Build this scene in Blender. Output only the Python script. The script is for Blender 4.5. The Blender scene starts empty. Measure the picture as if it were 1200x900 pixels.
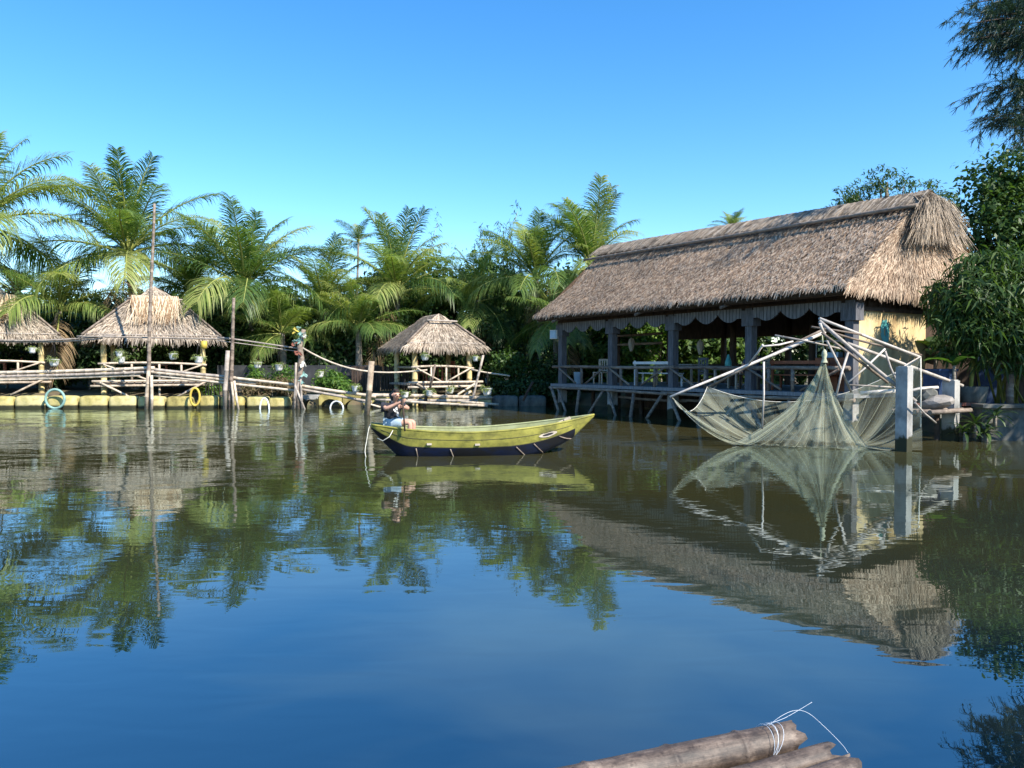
import bpy, bmesh, math, random
import numpy as np
from mathutils import Vector, Matrix, Euler
R = math.radians
rnd = random.Random(7)
SC = bpy.context.scene
COL = SC.collection

# ------------------------------------------------------------------ camera maths
CAM = Vector((0, 0, 1.7)); F = 900.0; TH = math.atan(22 / 900)
def ray(px, py):
    u = (px - 600) / F; v = -(py - 450) / F
    return Vector((u, math.cos(TH) + v * math.sin(TH), -math.sin(TH) + v * math.cos(TH)))
def P(px, py, Y):                      # the place at depth Y that shows at that spot of the photograph
    d = ray(px, py); return CAM + d * (Y / d.y)
def W(px, py, z=0.0):
    d = ray(px, py); return CAM + d * ((z - CAM.z) / d.z)

# ------------------------------------------------------------------ materials
def nt(name):
    m = bpy.data.materials.new(name); m.use_nodes = True
    t = m.node_tree; t.nodes.clear(); return m, t
def node(t, typ, **kw):
    n = t.nodes.new(typ)
    for k, v in kw.items():
        if k.startswith('i_'): n.inputs[k[2:].replace('_', ' ')].default_value = v
        else: setattr(n, k, v)
    return n
def ramp(t, fac, stops):
    r = t.nodes.new('ShaderNodeValToRGB')
    el = r.color_ramp.elements
    while len(el) < len(stops): el.new(0.5)
    for e, (p, c) in zip(el, stops): e.position = p; e.color = (*c, 1)
    t.links.new(fac, r.inputs['Fac']); return r.outputs['Color']
def math_n(t, op, a, b=None):
    m = t.nodes.new('ShaderNodeMath'); m.operation = op
    for i, x in enumerate((a, b)):
        if x is None: continue
        if isinstance(x, (int, float)): m.inputs[i].default_value = x
        else: t.links.new(x, m.inputs[i])
    return m.outputs[0]
def coords(t, scale=(1, 1, 1), out='Object'):
    tc = t.nodes.new('ShaderNodeTexCoord'); mp = t.nodes.new('ShaderNodeMapping')
    mp.inputs['Scale'].default_value = scale
    t.links.new(tc.outputs[out], mp.inputs['Vector']); return mp.outputs['Vector']
def surf(name, c1, c2, scale=4, stretch=(1, 1, 1), rough=.8, bump=.3, island=0.0, c3=None, detail=6, spec=.3, dist=.02, objrand=0.0, blotch=0.0, bscale=.6, stain=0.0):
    m, t = nt(name)
    vec = coords(t, stretch)
    n = node(t, 'ShaderNodeTexNoise'); n.inputs['Scale'].default_value = scale; n.inputs['Detail'].default_value = detail
    n.inputs['Roughness'].default_value = .65
    t.links.new(vec, n.inputs['Vector'])
    fac = n.outputs['Fac']
    if island:
        g = node(t, 'ShaderNodeNewGeometry')
        a = math_n(t, 'MULTIPLY_ADD', g.outputs['Random Per Island'], island)
        a.node.inputs[2].default_value = -island / 2
        fac = math_n(t, 'ADD', fac, a)
    if objrand:
        oi = node(t, 'ShaderNodeObjectInfo')
        a = math_n(t, 'MULTIPLY_ADD', oi.outputs['Random'], objrand); a.node.inputs[2].default_value = -objrand / 2
        fac = math_n(t, 'ADD', fac, a)
    st = [(.32, c1), (.68, c2)] if c3 is None else [(.28, c1), (.5, c2), (.72, c3)]
    col = ramp(t, fac, st)
    if blotch:
        n2 = node(t, 'ShaderNodeTexNoise'); n2.inputs['Scale'].default_value = bscale; n2.inputs['Detail'].default_value = 5; n2.inputs['Roughness'].default_value = .7
        t.links.new(coords(t, (1, 1, 1)), n2.inputs['Vector'])
        k_ = 1 - blotch; sh = ramp(t, n2.outputs['Fac'], [(.34, (k_ * .95, k_ * .98, k_ * 1.02)), (.52, (.92, .92, .92)), (.7, (1.08, 1.04, 1.0))])
        mx = node(t, 'ShaderNodeMix', data_type='RGBA', blend_type='MULTIPLY'); mx.inputs[0].default_value = 1
        t.links.new(col, mx.inputs[6]); t.links.new(sh, mx.inputs[7]); col = mx.outputs[2]
    if stain:
        sp = node(t, 'ShaderNodeSeparateXYZ'); t.links.new(coords(t, (1, 1, 1)), sp.inputs[0])
        e_ = math_n(t, 'ADD', sp.outputs['Z'], math_n(t, 'MULTIPLY', n.outputs['Fac'], -stain * 1.6))
        mk = ramp(t, e_, [(0.0, (1, 1, 1)), (.06, (0, 0, 0))])
        mx = node(t, 'ShaderNodeMix', data_type='RGBA'); t.links.new(mk, mx.inputs[0]); t.links.new(col, mx.inputs[6]); mx.inputs[7].default_value = (.035, .035, .018, 1); col = mx.outputs[2]
    b = node(t, 'ShaderNodeBsdfPrincipled'); b.inputs['Roughness'].default_value = rough
    b.inputs['Specular IOR Level'].default_value = spec
    t.links.new(col, b.inputs['Base Color'])
    if bump:
        bp = node(t, 'ShaderNodeBump'); bp.inputs['Strength'].default_value = bump; bp.inputs['Distance'].default_value = dist
        t.links.new(n.outputs['Fac'], bp.inputs['Height']); t.links.new(bp.outputs['Normal'], b.inputs['Normal'])
    o = node(t, 'ShaderNodeOutputMaterial'); t.links.new(b.outputs[0], o.inputs['Surface'])
    return m
def leafmat(name, stops, trans=.35, rough=.5, spec=.35, objw=.35):
    m, t = nt(name)
    g = node(t, 'ShaderNodeNewGeometry'); oi = node(t, 'ShaderNodeObjectInfo')
    a = math_n(t, 'MULTIPLY', g.outputs['Random Per Island'], 1 - objw)
    b_ = math_n(t, 'MULTIPLY', oi.outputs['Random'], objw)
    col = ramp(t, math_n(t, 'ADD', a, b_), stops)
    b = node(t, 'ShaderNodeBsdfPrincipled'); b.inputs['Roughness'].default_value = rough
    b.inputs['Specular IOR Level'].default_value = spec
    t.links.new(col, b.inputs['Base Color'])
    tr = node(t, 'ShaderNodeBsdfTranslucent')
    mx = node(t, 'ShaderNodeMix', data_type='RGBA', blend_type='MULTIPLY'); mx.inputs[0].default_value = 1
    mx.inputs[7].default_value = (1.15, 1.2, .55, 1)
    t.links.new(col, mx.inputs[6]); t.links.new(mx.outputs[2], tr.inputs['Color'])
    ms = node(t, 'ShaderNodeMixShader'); ms.inputs[0].default_value = trans
    t.links.new(b.outputs[0], ms.inputs[1]); t.links.new(tr.outputs[0], ms.inputs[2])
    o = node(t, 'ShaderNodeOutputMaterial'); t.links.new(ms.outputs[0], o.inputs['Surface'])
    return m

M = {}
M['thatch'] = surf('thatch', (.27, .188, .13), (.45, .33, .235), 5, (1, 1, 1), .95, .4, .75, (.61, .475, .35), spec=.1, blotch=.38, bscale=.8)
M['thatch_pale'] = surf('thatch_pale', (.2, .16, .12), (.38, .305, .235), 5, (1, 1, 1), .95, .4, .75, (.54, .45, .35), spec=.1, blotch=.35, bscale=1.1)
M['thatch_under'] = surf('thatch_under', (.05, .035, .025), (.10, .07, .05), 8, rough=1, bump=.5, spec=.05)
M['straw'] = surf('straw', (.22, .14, .08), (.42, .30, .19), 5, (1, 1, 1), .95, .3, .85, (.58, .48, .34), spec=.1)
M['bamboo'] = surf('bamboo', (.24, .19, .14), (.44, .365, .28), 6, (1, 1, 1), .6, .25, .3, (.58, .5, .395), dist=.01, objrand=.25)
M['bamboo_grey'] = surf('bamboo_grey', (.16, .135, .115), (.31, .265, .225), 6, (1, 1, 1), .7, .25, .3, (.44, .385, .33), dist=.01, objrand=.2)
M['log'] = surf('log', (.075, .055, .045), (.18, .14, .11), 5, (1, 2, 2), .7, .5, .0, (.32, .26, .205), dist=.01, objrand=.15)

def raftmat():
    m, t = nt('raft')
    oi = node(t, 'ShaderNodeObjectInfo')
    def nz(sc, st, det=7, ro=.7):
        n = node(t, 'ShaderNodeTexNoise'); n.noise_dimensions = '4D'; n.inputs['Scale'].default_value = sc; n.inputs['Detail'].default_value = det; n.inputs['Roughness'].default_value = ro
        t.links.new(coords(t, st), n.inputs['Vector']); t.links.new(math_n(t, 'MULTIPLY', oi.outputs['Random'], 20), n.inputs['W']); return n.outputs['Fac']
    blot = nz(11, (.5, 1, 1)); streak = nz(60, (.05, 1, 1), 5); spot = nz(45, (1, 1, 1), 4)
    base = ramp(t, blot, [(.34, (.022, .015, .012)), (.46, (.085, .06, .045)), (.56, (.17, .125, .095)), (.68, (.31, .24, .18))])
    st = ramp(t, streak, [(.35, (.45, .45, .45)), (.6, (1, 1, 1))]); sp = ramp(t, spot, [(.3, (.35, .3, .28)), (.46, (1, 1, 1))])
    c = base
    for q in (st, sp):
        mx = node(t, 'ShaderNodeMix', data_type='RGBA', blend_type='MULTIPLY'); mx.inputs[0].default_value = .85
        t.links.new(c, mx.inputs[6]); t.links.new(q, mx.inputs[7]); c = mx.outputs[2]
    b = node(t, 'ShaderNodeBsdfPrincipled'); b.inputs['Roughness'].default_value = .6; t.links.new(c, b.inputs['Base Color'])
    bp = node(t, 'ShaderNodeBump'); bp.inputs['Strength'].default_value = .6; bp.inputs['Distance'].default_value = .004
    t.links.new(streak, bp.inputs['Height']); t.links.new(bp.outputs[0], b.inputs['Normal'])
    o = node(t, 'ShaderNodeOutputMaterial'); t.links.new(b.outputs[0], o.inputs['Surface']); return m
M['raft'] = raftmat()
M['post_yellow'] = surf('post_yellow', (.35, .26, .1), (.56, .45, .22), 3, (1, 1, .5), .7, .3, .2, (.62, .54, .34), objrand=.2)
M['wood_grey'] = surf('wood_grey', (.05, .05, .055), (.105, .105, .115), 5, (4, 4, .6), .85, .4, .2, (.16, .16, .17), dist=.01)
M['wood_dark'] = surf('wood_dark', (.035, .025, .018), (.09, .06, .045), 5, (2, 2, .6), .8, .4, .2, dist=.01)
M['wood_red'] = surf('wood_red', (.18, .05, .025), (.32, .11, .05), 5, (3, 3, .6), .6, .2, .3)
M['wood_pale'] = surf('wood_pale', (.32, .27, .21), (.48, .42, .34), 5, (3, 3, .6), .7, .2, .2)
M['deck'] = surf('deck', (.13, .13, .14), (.25, .26, .27), 4, (6, 1, 1), .8, .4, .1)
M['float'] = surf('float', (.22, .18, .06), (.46, .39, .14), 2.2, (1, 1, 1), .7, .3, 0, (.58, .51, .26), objrand=.3, blotch=.35, bscale=2.5, stain=.10)
M['concrete'] = surf('concrete', (.2, .19, .17), (.38, .37, .35), 3, (1, 1, .6), .9, .4, 0, (.5, .49, .46), blotch=.35, bscale=2, stain=.35)
M['concrete_dark'] = surf('concrete_dark', (.05, .05, .042), (.13, .13, .115), 3, (1, 1, .6), .9, .4, 0, (.2, .2, .175), blotch=.4, bscale=1.5)
M['metal_pole'] = surf('metal_pole', (.22, .19, .165), (.42, .375, .33), 4, (1, 1, 1), .6, .15, .3, (.56, .51, .46), objrand=.3)
M['white'] = surf('white', (.62, .62, .6), (.82, .82, .8), 4, rough=.5, bump=.05)
M['rope'] = surf('rope', (.5, .48, .4), (.72, .7, .62), 20, rough=.9, bump=.2)
M['netcord'] = surf('netcord', (.34, .36, .26), (.5, .52, .38), 20, rough=.9, bump=0)
M['stump'] = surf('stump', (.16, .12, .085), (.32, .25, .18), 5, (1, 1, 1), .8, .5, 0, (.46, .38, .28), dist=.01)
M['string'] = surf('string', (.42, .46, .52), (.62, .66, .7), 20, rough=.6, bump=.1)
M['teal'] = surf('teal', (.06, .28, .26), (.15, .46, .42), 5, rough=.5, bump=.1)
M['pale_teal'] = surf('pale_teal', (.16, .3, .27), (.28, .44, .39), 5, rough=.6, bump=.1)
M['blue'] = surf('blue', (.010, .025, .07), (.025, .055, .13), 5, rough=.6, bump=.1)
M['paleblue'] = surf('paleblue', (.3, .45, .6), (.45, .6, .72), 5, rough=.4, bump=.05)
M['yellow'] = surf('yellow', (.42, .31, .05), (.58, .45, .09), 5, rough=.5, bump=.1)
M['skin'] = surf('skin', (.46, .25, .17), (.56, .33, .235), 6, rough=.55, bump=.05, spec=.4)
M['black_cloth'] = surf('black_cloth', (.012, .012, .016), (.035, .035, .045), 8, rough=.95, bump=.2)
M['white_cloth'] = surf('white_cloth', (.7, .7, .7), (.82, .82, .82), 8, rough=.95, bump=.1)
M['pale_denim'] = surf('pale_denim', (.2, .29, .37), (.4, .49, .55), 8, rough=.95, bump=.2)
M['hair'] = surf('hair', (.012, .009, .007), (.04, .028, .022), 30, rough=.6, bump=.5)
M['dark'] = surf('dark', (.012, .012, .012), (.03, .03, .03), 5, rough=.8, bump=.1)
M['grey_wall'] = surf('grey_wall', (.025, .027, .03), (.06, .062, .065), 3, rough=.9, bump=.2)
M['earth'] = surf('earth', (.07, .055, .035), (.14, .11, .07), 1.5, rough=1, bump=.6, c3=(.09, .11, .04), dist=.05)
M['bark'] = surf('bark', (.09, .075, .06), (.22, .19, .155), 4, (1, 1, 3), .95, .6, 0, (.3, .27, .22), dist=.03)
M['stone'] = surf('stone', (.16, .14, .12), (.32, .29, .26), 4, rough=.95, bump=.6)
M['brick'] = surf('brick', (.14, .05, .035), (.26, .1, .07), 6, rough=.95, bump=.4)
M['palm_leaf'] = leafmat('palm_leaf', [(0, (.04, .08, .022)), (.3, (.09, .165, .04)), (.6, (.20, .28, .07)), (1, (.46, .47, .17))], .46, .42, .4, .62)
M['palm_dry'] = leafmat('palm_dry', [(0, (.16, .11, .06)), (1, (.34, .25, .15))], .2, .8, .1)
M['rachis'] = surf('rachis', (.16, .2, .04), (.34, .34, .10), 5, rough=.6, bump=0)
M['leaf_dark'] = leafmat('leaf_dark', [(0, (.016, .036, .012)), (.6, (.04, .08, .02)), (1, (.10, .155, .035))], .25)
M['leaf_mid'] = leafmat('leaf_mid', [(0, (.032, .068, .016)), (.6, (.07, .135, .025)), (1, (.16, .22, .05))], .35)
M['leaf_bright'] = leafmat('leaf_bright', [(0, (.04, .10, .02)), (.6, (.10, .20, .03)), (1, (.22, .30, .06))], .4)
M['leaf_pale'] = leafmat('leaf_pale', [(0, (.09, .13, .04)), (.6, (.22, .27, .09)), (1, (.36, .36, .17))], .35)
M['leaf_needle'] = leafmat('leaf_needle', [(0, (.010, .026, .022)), (.7, (.024, .055, .036)), (1, (.06, .09, .04))], .2)
M['leaf_bamboo'] = leafmat('leaf_bamboo', [(0, (.03, .065, .02)), (.55, (.075, .14, .032)), (1, (.24, .29, .07))], .42)
M['leaf_dry'] = leafmat('leaf_dry', [(0, (.10, .075, .045)), (.6, (.2, .15, .09)), (1, (.12, .13, .05))], .25, .9, .1)

# plaster wall: ochre paint with damp stains
def plaster():
    m, t = nt('plaster')
    v = coords(t, (1, 1, .45))
    n = node(t, 'ShaderNodeTexNoise'); n.inputs['Scale'].default_value = 1.6; n.inputs['Detail'].default_value = 8; n.inputs['Roughness'].default_value = .7
    t.links.new(v, n.inputs['Vector'])
    col = ramp(t, n.outputs['Fac'], [(.3, (.26, .17, .08)), (.47, (.52, .385, .19)), (.7, (.66, .54, .32))])
    b = node(t, 'ShaderNodeBsdfPrincipled'); b.inputs['Roughness'].default_value = .9
    t.links.new(col, b.inputs['Base Color'])
    bp = node(t, 'ShaderNodeBump'); bp.inputs['Strength'].default_value = .3; bp.inputs['Distance'].default_value = .02
    t.links.new(n.outputs['Fac'], bp.inputs['Height']); t.links.new(bp.outputs[0], b.inputs['Normal'])
    o = node(t, 'ShaderNodeOutputMaterial'); t.links.new(b.outputs[0], o.inputs['Surface']); return m
M['plaster'] = plaster()

def boards():                       # vertical weathered boards
    m, t = nt('boards')
    v = coords(t, (1, 1, 1))
    w = node(t, 'ShaderNodeTexWave'); w.bands_direction = 'X'; w.inputs['Scale'].default_value = 2.6; w.inputs['Distortion'].default_value = .4
    t.links.new(v, w.inputs['Vector'])
    n = node(t, 'ShaderNodeTexNoise'); n.inputs['Scale'].default_value = 9; n.inputs['Detail'].default_value = 6
    v2 = coords(t, (3, 3, .4)); t.links.new(v2, n.inputs['Vector'])
    col = ramp(t, n.outputs['Fac'], [(.3, (.09, .09, .095)), (.7, (.22, .22, .23))])
    gap = ramp(t, w.outputs['Fac'], [(.03, (.15, .15, .15)), (.14, (1, 1, 1))])
    mx = node(t, 'ShaderNodeMix', data_type='RGBA', blend_type='MULTIPLY'); mx.inputs[0].default_value = 1
    t.links.new(col, mx.inputs[6]); t.links.new(gap, mx.inputs[7])
    b = node(t, 'ShaderNodeBsdfPrincipled'); b.inputs['Roughness'].default_value = .85
    t.links.new(mx.outputs[2], b.inputs['Base Color'])
    o = node(t, 'ShaderNodeOutputMaterial'); t.links.new(b.outputs[0], o.inputs['Surface']); return m
M['boards'] = boards()

def netmat(name, lo, hi, su, sv, sparse):
    # cords at their spacing; between them air
    m, t = nt(name)
    uv = node(t, 'ShaderNodeTexCoord'); sep = node(t, 'ShaderNodeSeparateXYZ'); t.links.new(uv.outputs['UV'], sep.inputs[0])
    mp = node(t, 'ShaderNodeMapping'); mp.inputs['Scale'].default_value = (su, sv, 1); t.links.new(uv.outputs['UV'], mp.inputs['Vector'])
    n = node(t, 'ShaderNodeTexNoise'); n.inputs['Scale'].default_value = 1; n.inputs['Detail'].default_value = 5
    t.links.new(mp.outputs[0], n.inputs['Vector'])
    fac = ramp(t, n.outputs['Fac'], [(.35, (lo,) * 3), (.7, (hi,) * 3)])
    d = node(t, 'ShaderNodeBsdfDiffuse'); d.inputs['Color'].default_value = (.56, .58, .44, 1)
    tl = node(t, 'ShaderNodeBsdfTranslucent'); tl.inputs['Color'].default_value = (.56, .58, .42, 1)
    ms = node(t, 'ShaderNodeMixShader'); ms.inputs[0].default_value = .4
    t.links.new(d.outputs[0], ms.inputs[1]); t.links.new(tl.outputs[0], ms.inputs[2])
    tp = node(t, 'ShaderNodeBsdfTransparent')
    m2 = node(t, 'ShaderNodeMixShader'); t.links.new(fac, m2.inputs[0])
    t.links.new(tp.outputs[0], m2.inputs[1]); t.links.new(ms.outputs[0], m2.inputs[2])
    o = node(t, 'ShaderNodeOutputMaterial'); t.links.new(m2.outputs[0], o.inputs['Surface']); return m
M['net'] = netmat('net', .04, .44, 70, 2.0, False)

def watermat():
    m, t = nt('pond_water')
    tc = node(t, 'ShaderNodeTexCoord')
    sep = node(t, 'ShaderNodeSeparateXYZ'); t.links.new(tc.outputs['Object'], sep.inputs[0])
    def noise(scale, detail, st=(1, 1, 1), rough=.5, dist=0.0):
        mp = node(t, 'ShaderNodeMapping'); mp.inputs['Scale'].default_value = st
        t.links.new(tc.outputs['Object'], mp.inputs['Vector'])
        n = node(t, 'ShaderNodeTexNoise'); n.inputs['Scale'].default_value = scale; n.inputs['Detail'].default_value = detail
        n.inputs['Roughness'].default_value = rough; n.inputs['Distortion'].default_value = dist
        t.links.new(mp.outputs[0], n.inputs['Vector']); return n.outputs['Fac']
    # wave height: long swell + short ripples, calmer in patches and near the raft
    big = noise(.55, 2, (1, 1.5, 1), .5, .4)
    mid = noise(1.7, 3, (.8, 1.5, 1), .55, .6)
    fine = noise(6.5, 3, (.7, 1.5, 1), .5)
    patch = noise(.13, 2)
    calm = node(t, 'ShaderNodeMapRange'); calm.inputs['From Min'].default_value = 6.0; calm.inputs['From Max'].default_value = 21
    calm.inputs['To Min'].default_value = .10; calm.inputs['To Max'].default_value = 1.0
    t.links.new(sep.outputs['Y'], calm.inputs['Value'])
    pt = node(t, 'ShaderNodeMapRange'); pt.inputs['From Min'].default_value = .35; pt.inputs['From Max'].default_value = .65
    pt.inputs['To Min'].default_value = .45; pt.inputs['To Max'].default_value = 1.25
    t.links.new(patch, pt.inputs['Value'])
    amp = math_n(t, 'MULTIPLY', calm.outputs[0], pt.outputs[0])
    # the breeze ruffles the open left of the pond more than the water sheltered by the big pavilion
    lee = node(t, 'ShaderNodeMapRange'); lee.inputs['From Min'].default_value = -3.0; lee.inputs['From Max'].default_value = 4.0
    lee.inputs['To Min'].default_value = 1.0; lee.inputs['To Max'].default_value = .55
    t.links.new(sep.outputs['X'], lee.inputs['Value'])
    amp = math_n(t, 'MULTIPLY', amp, lee.outputs[0])
    h = math_n(t, 'MULTIPLY', big, .030)
    h = math_n(t, 'ADD', h, math_n(t, 'MULTIPLY', mid, .0085))
    h = math_n(t, 'ADD', h, math_n(t, 'MULTIPLY', fine, .0017))
    h = math_n(t, 'MULTIPLY', h, amp)
    h = math_n(t, 'ADD', h, math_n(t, 'MULTIPLY', noise(2.6, 1, (.6, 1.7, 1), .4, .8), .0010))
    bp = node(t, 'ShaderNodeBump'); bp.inputs['Strength'].default_value = 1; bp.inputs['Distance'].default_value = 1.0
    t.links.new(h, bp.inputs['Height'])
    # silt in the water: thicker towards the shores, clearer over the deep near part
    dep = node(t, 'ShaderNodeMapRange'); dep.inputs['From Min'].default_value = 4; dep.inputs['From Max'].default_value = 17
    t.links.new(sep.outputs['Y'], dep.inputs['Value'])
    silt = noise(.42, 2)
    s2 = math_n(t, 'ADD', math_n(t, 'MULTIPLY', dep.outputs[0], .72), math_n(t, 'MULTIPLY', silt, .5))
    col = ramp(t, s2, [(.25, (.002, .007, .012)), (.38, (.022, .026, .017)), (.6, (.032, .032, .013)), (1, (.055, .050, .021))])
    # a drifting plume of stirred-up silt in the near water
    mpp = node(t, 'ShaderNodeMapping'); mpp.inputs['Location'].default_value = (-.30, -2.55, 0); mpp.inputs['Scale'].default_value = (.42, .52, 1)
    t.links.new(tc.outputs['Object'], mpp.inputs['Vector'])
    ln = node(t, 'ShaderNodeVectorMath', operation='LENGTH'); t.links.new(mpp.outputs[0], ln.inputs[0])
    pm = math_n(t, 'ADD', ln.outputs['Value'], math_n(t, 'MULTIPLY', math_n(t, 'SUBTRACT', noise(.8, 3, (1, 1.4, 1), .5, .5), .5), 1.5))
    pmk = ramp(t, pm, [(.0, (.75, .75, .75)), (.45, (.4, .4, .4)), (1.0, (0, 0, 0))])
    pmx = node(t, 'ShaderNodeMix', data_type='RGBA'); t.links.new(pmk, pmx.inputs[0]); t.links.new(col, pmx.inputs[6]); pmx.inputs[7].default_value = (.050, .066, .042, 1); col = pmx.outputs[2]
    df = node(t, 'ShaderNodeBsdfDiffuse'); t.links.new(col, df.inputs['Color'])
    gl = node(t, 'ShaderNodeBsdfGlossy'); gl.inputs['Roughness'].default_value = .004; gl.inputs['Color'].default_value = (.80, .95, 1, 1)
    t.links.new(bp.outputs[0], gl.inputs['Normal'])
    fr = node(t, 'ShaderNodeFresnel'); fr.inputs['IOR'].default_value = 3.0; t.links.new(bp.outputs[0], fr.inputs['Normal'])
    ms = node(t, 'ShaderNodeMixShader'); t.links.new(fr.outputs[0], ms.inputs[0])
    t.links.new(df.outputs[0], ms.inputs[1]); t.links.new(gl.outputs[0], ms.inputs[2])
    o = node(t, 'ShaderNodeOutputMaterial'); t.links.new(ms.outputs[0], o.inputs['Surface']); return m
M['water'] = watermat()

# ------------------------------------------------------------------ object helpers
def tag(o, label=None, cat=None, group=None, kind=None):
    if label: o['label'] = label
    if cat: o['category'] = cat
    if group: o['group'] = group
    if kind: o['kind'] = kind
    return o
def empty(name, loc, rz=0.0, label=None, cat=None, group=None):
    o = bpy.data.objects.new(name, None); COL.objects.link(o)
    o.empty_display_size = .2
    o.location = loc; o.rotation_euler = (0, 0, rz)
    return tag(o, label, cat, group)
def kids(o): return [c for c in bpy.data.objects if c.parent == o]
def copy_tree(o, parent=None):
    c = o.copy(); COL.objects.link(c)
    if parent is not None: c.parent = parent
    for ch in kids(o): copy_tree(ch, c)
    return c
def link_mesh(name, me, parent=None, loc=None):
    o = bpy.data.objects.new(name, me); COL.objects.link(o)
    if parent is not None: o.parent = parent
    if loc is not None: o.location = loc
    return o

def smooth(pts, n=6):
    pts = [Vector(p) for p in pts]; out = []
    for i in range(len(pts) - 1):
        a, b, c, d = pts[max(i - 1, 0)], pts[i], pts[i + 1], pts[min(i + 2, len(pts) - 1)]
        for k in range(n):
            u = k / n; out.append(.5 * ((2 * b) + (c - a) * u + (2 * a - 5 * b + 4 * c - d) * u * u + (3 * b - a - 3 * c + d) * u ** 3))
    return out + [pts[-1]]
class MB:
    def __init__(s): s.v = []; s.f = []; s.mi = []; s.sm = []; s.uv = {}
    def face(s, pts, mi=0, smooth=False):
        b = len(s.v); s.v += [tuple(p) for p in pts]
        s.f.append(tuple(range(b, b + len(pts)))); s.mi.append(mi); s.sm.append(smooth)
    def box(s, c, size, rot=None, mi=0, taper=1.0):
        c = Vector(c); hx, hy, hz = [a / 2 for a in size]; b = len(s.v)
        for z in (-1, 1):
            k = taper if z > 0 else 1
            for x, y in ((-1, -1), (1, -1), (1, 1), (-1, 1)):
                p = Vector((x * hx * k, y * hy * k, z * hz))
                if rot is not None: p = rot @ p
                s.v.append(tuple(c + p))
        for q in ((0, 3, 2, 1), (4, 5, 6, 7), (0, 1, 5, 4), (1, 2, 6, 5), (2, 3, 7, 6), (3, 0, 4, 7)):
            s.f.append(tuple(b + i for i in q)); s.mi.append(mi); s.sm.append(False)
        return s
    def tube(s, pts, rads, seg=8, mi=0, cap=True):
        pts = [Vector(p) for p in pts]
        if isinstance(rads, (int, float)): rads = [rads] * len(pts)
        b = len(s.v); n = len(pts)
        up = None
        for i, p in enumerate(pts):
            d = (pts[min(i + 1, n - 1)] - pts[max(i - 1, 0)])
            d = d.normalized() if d.length > 1e-9 else Vector((0, 0, 1))
            if up is None:
                up = Vector((0, 0, 1)) if abs(d.z) < .9 else Vector((1, 0, 0))
            a = d.cross(up).normalized(); u2 = a.cross(d).normalized(); up = u2
            for k in range(seg):
                an = 2 * math.pi * k / seg
                s.v.append(tuple(p + (a * math.cos(an) + u2 * math.sin(an)) * rads[i]))
        for i in range(n - 1):
            for k in range(seg):
                k2 = (k + 1) % seg
                s.f.append((b + i * seg + k, b + i * seg + k2, b + (i + 1) * seg + k2, b + (i + 1) * seg + k)); s.mi.append(mi); s.sm.append(True)
        if cap:
            s.f.append(tuple(b + k for k in reversed(range(seg)))); s.mi.append(mi); s.sm.append(False)
            s.f.append(tuple(b + (n - 1) * seg + k for k in range(seg))); s.mi.append(mi); s.sm.append(False)
        return s
    def bamboo(s, a, b_, r, r2=None, seg=8, node_l=.38, sag=0.0, mi=0, wob=.0):
        a = Vector(a); b_ = Vector(b_); L = (b_ - a).length; r2 = r if r2 is None else r2
        k = max(2, int(L / node_l)); pts = []; rs = []
        side = Vector((rnd.uniform(-1, 1), rnd.uniform(-1, 1), rnd.uniform(-1, 1))) * wob
        for i in range(k + 1):
            f0 = i / k
            for df, m in ((-.016 / max(L, .1), 1.0), (0, 1.13), (.016 / max(L, .1), 1.0)) if 0 < i < k else ((0, 1.0),):
                f = f0 + df
                q = a.lerp(b_, f) + Vector((0, 0, -sag * 4 * f * (1 - f))) + side * math.sin(f * math.pi * 1.5 + side.x * 9)
                pts.append(q); rs.append((r + (r2 - r) * f) * m)
        return s.tube(pts, rs, seg, mi)
    def lathe(s, prof, c=(0, 0, 0), seg=16, mi=0):
        c = Vector(c); b = len(s.v); n = len(prof)
        for r, z in prof:
            for k in range(seg):
                a = 2 * math.pi * k / seg; s.v.append((c.x + r * math.cos(a), c.y + r * math.sin(a), c.z + z))
        for i in range(n - 1):
            for k in range(seg):
                k2 = (k + 1) % seg
                s.f.append((b + i * seg + k, b + i * seg + k2, b + (i + 1) * seg + k2, b + (i + 1) * seg + k)); s.mi.append(mi); s.sm.append(True)
        return s
    def ring(s, c, rad, tr, axis='Y', arc=(0, 2 * math.pi), seg=24, rot=0.0, mi=0, sq=1.0):
        c = Vector(c); pts = []
        for i in range(seg + 1):
            a = arc[0] + (arc[1] - arc[0]) * i / seg
            p = Vector((math.cos(a) * rad * sq, 0, math.sin(a) * rad))
            p.rotate(Euler((0, 0, rot))); pts.append(c + p)
        return s.tube(pts, tr, 8, mi, cap=abs(arc[1] - arc[0]) < 6.2)
    def build(s, name, mats, parent=None, loc=None):
        if not isinstance(mats, (list, tuple)): mats = [mats]
        me = bpy.data.meshes.new(name)
        off = Vector(loc) if loc is not None else Vector((0, 0, 0))
        vs = s.v if loc is None else [(x - off.x, y - off.y, z - off.z) for x, y, z in s.v]
        me.from_pydata(vs, [], s.f)
        for m in mats: me.materials.append(m)
        me.polygons.foreach_set('material_index', s.mi); me.polygons.foreach_set('use_smooth', s.sm)
        me.update()
        return link_mesh(name, me, parent, loc)

def quads_mesh(name, V, nv, mats, mi=None):
    """V: (n, nv, 3) array of separate n-gons with nv corners"""
    n = V.shape[0]; me = bpy.data.meshes.new(name)
    me.vertices.add(n * nv); me.vertices.foreach_set('co', V.reshape(-1).astype(np.float32))
    me.loops.add(n * nv); me.loops.foreach_set('vertex_index', np.arange(n * nv, dtype=np.int32))
    me.polygons.add(n); me.polygons.foreach_set('loop_start', np.arange(0, n * nv, nv, dtype=np.int32))
    me.polygons.foreach_set('loop_total', np.full(n, nv, dtype=np.int32))
    for m in mats: me.materials.append(m)
    if mi is not None: me.polygons.foreach_set('material_index', mi.astype(np.int32))
    me.update(calc_edges=True); me.validate(); return me

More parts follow.
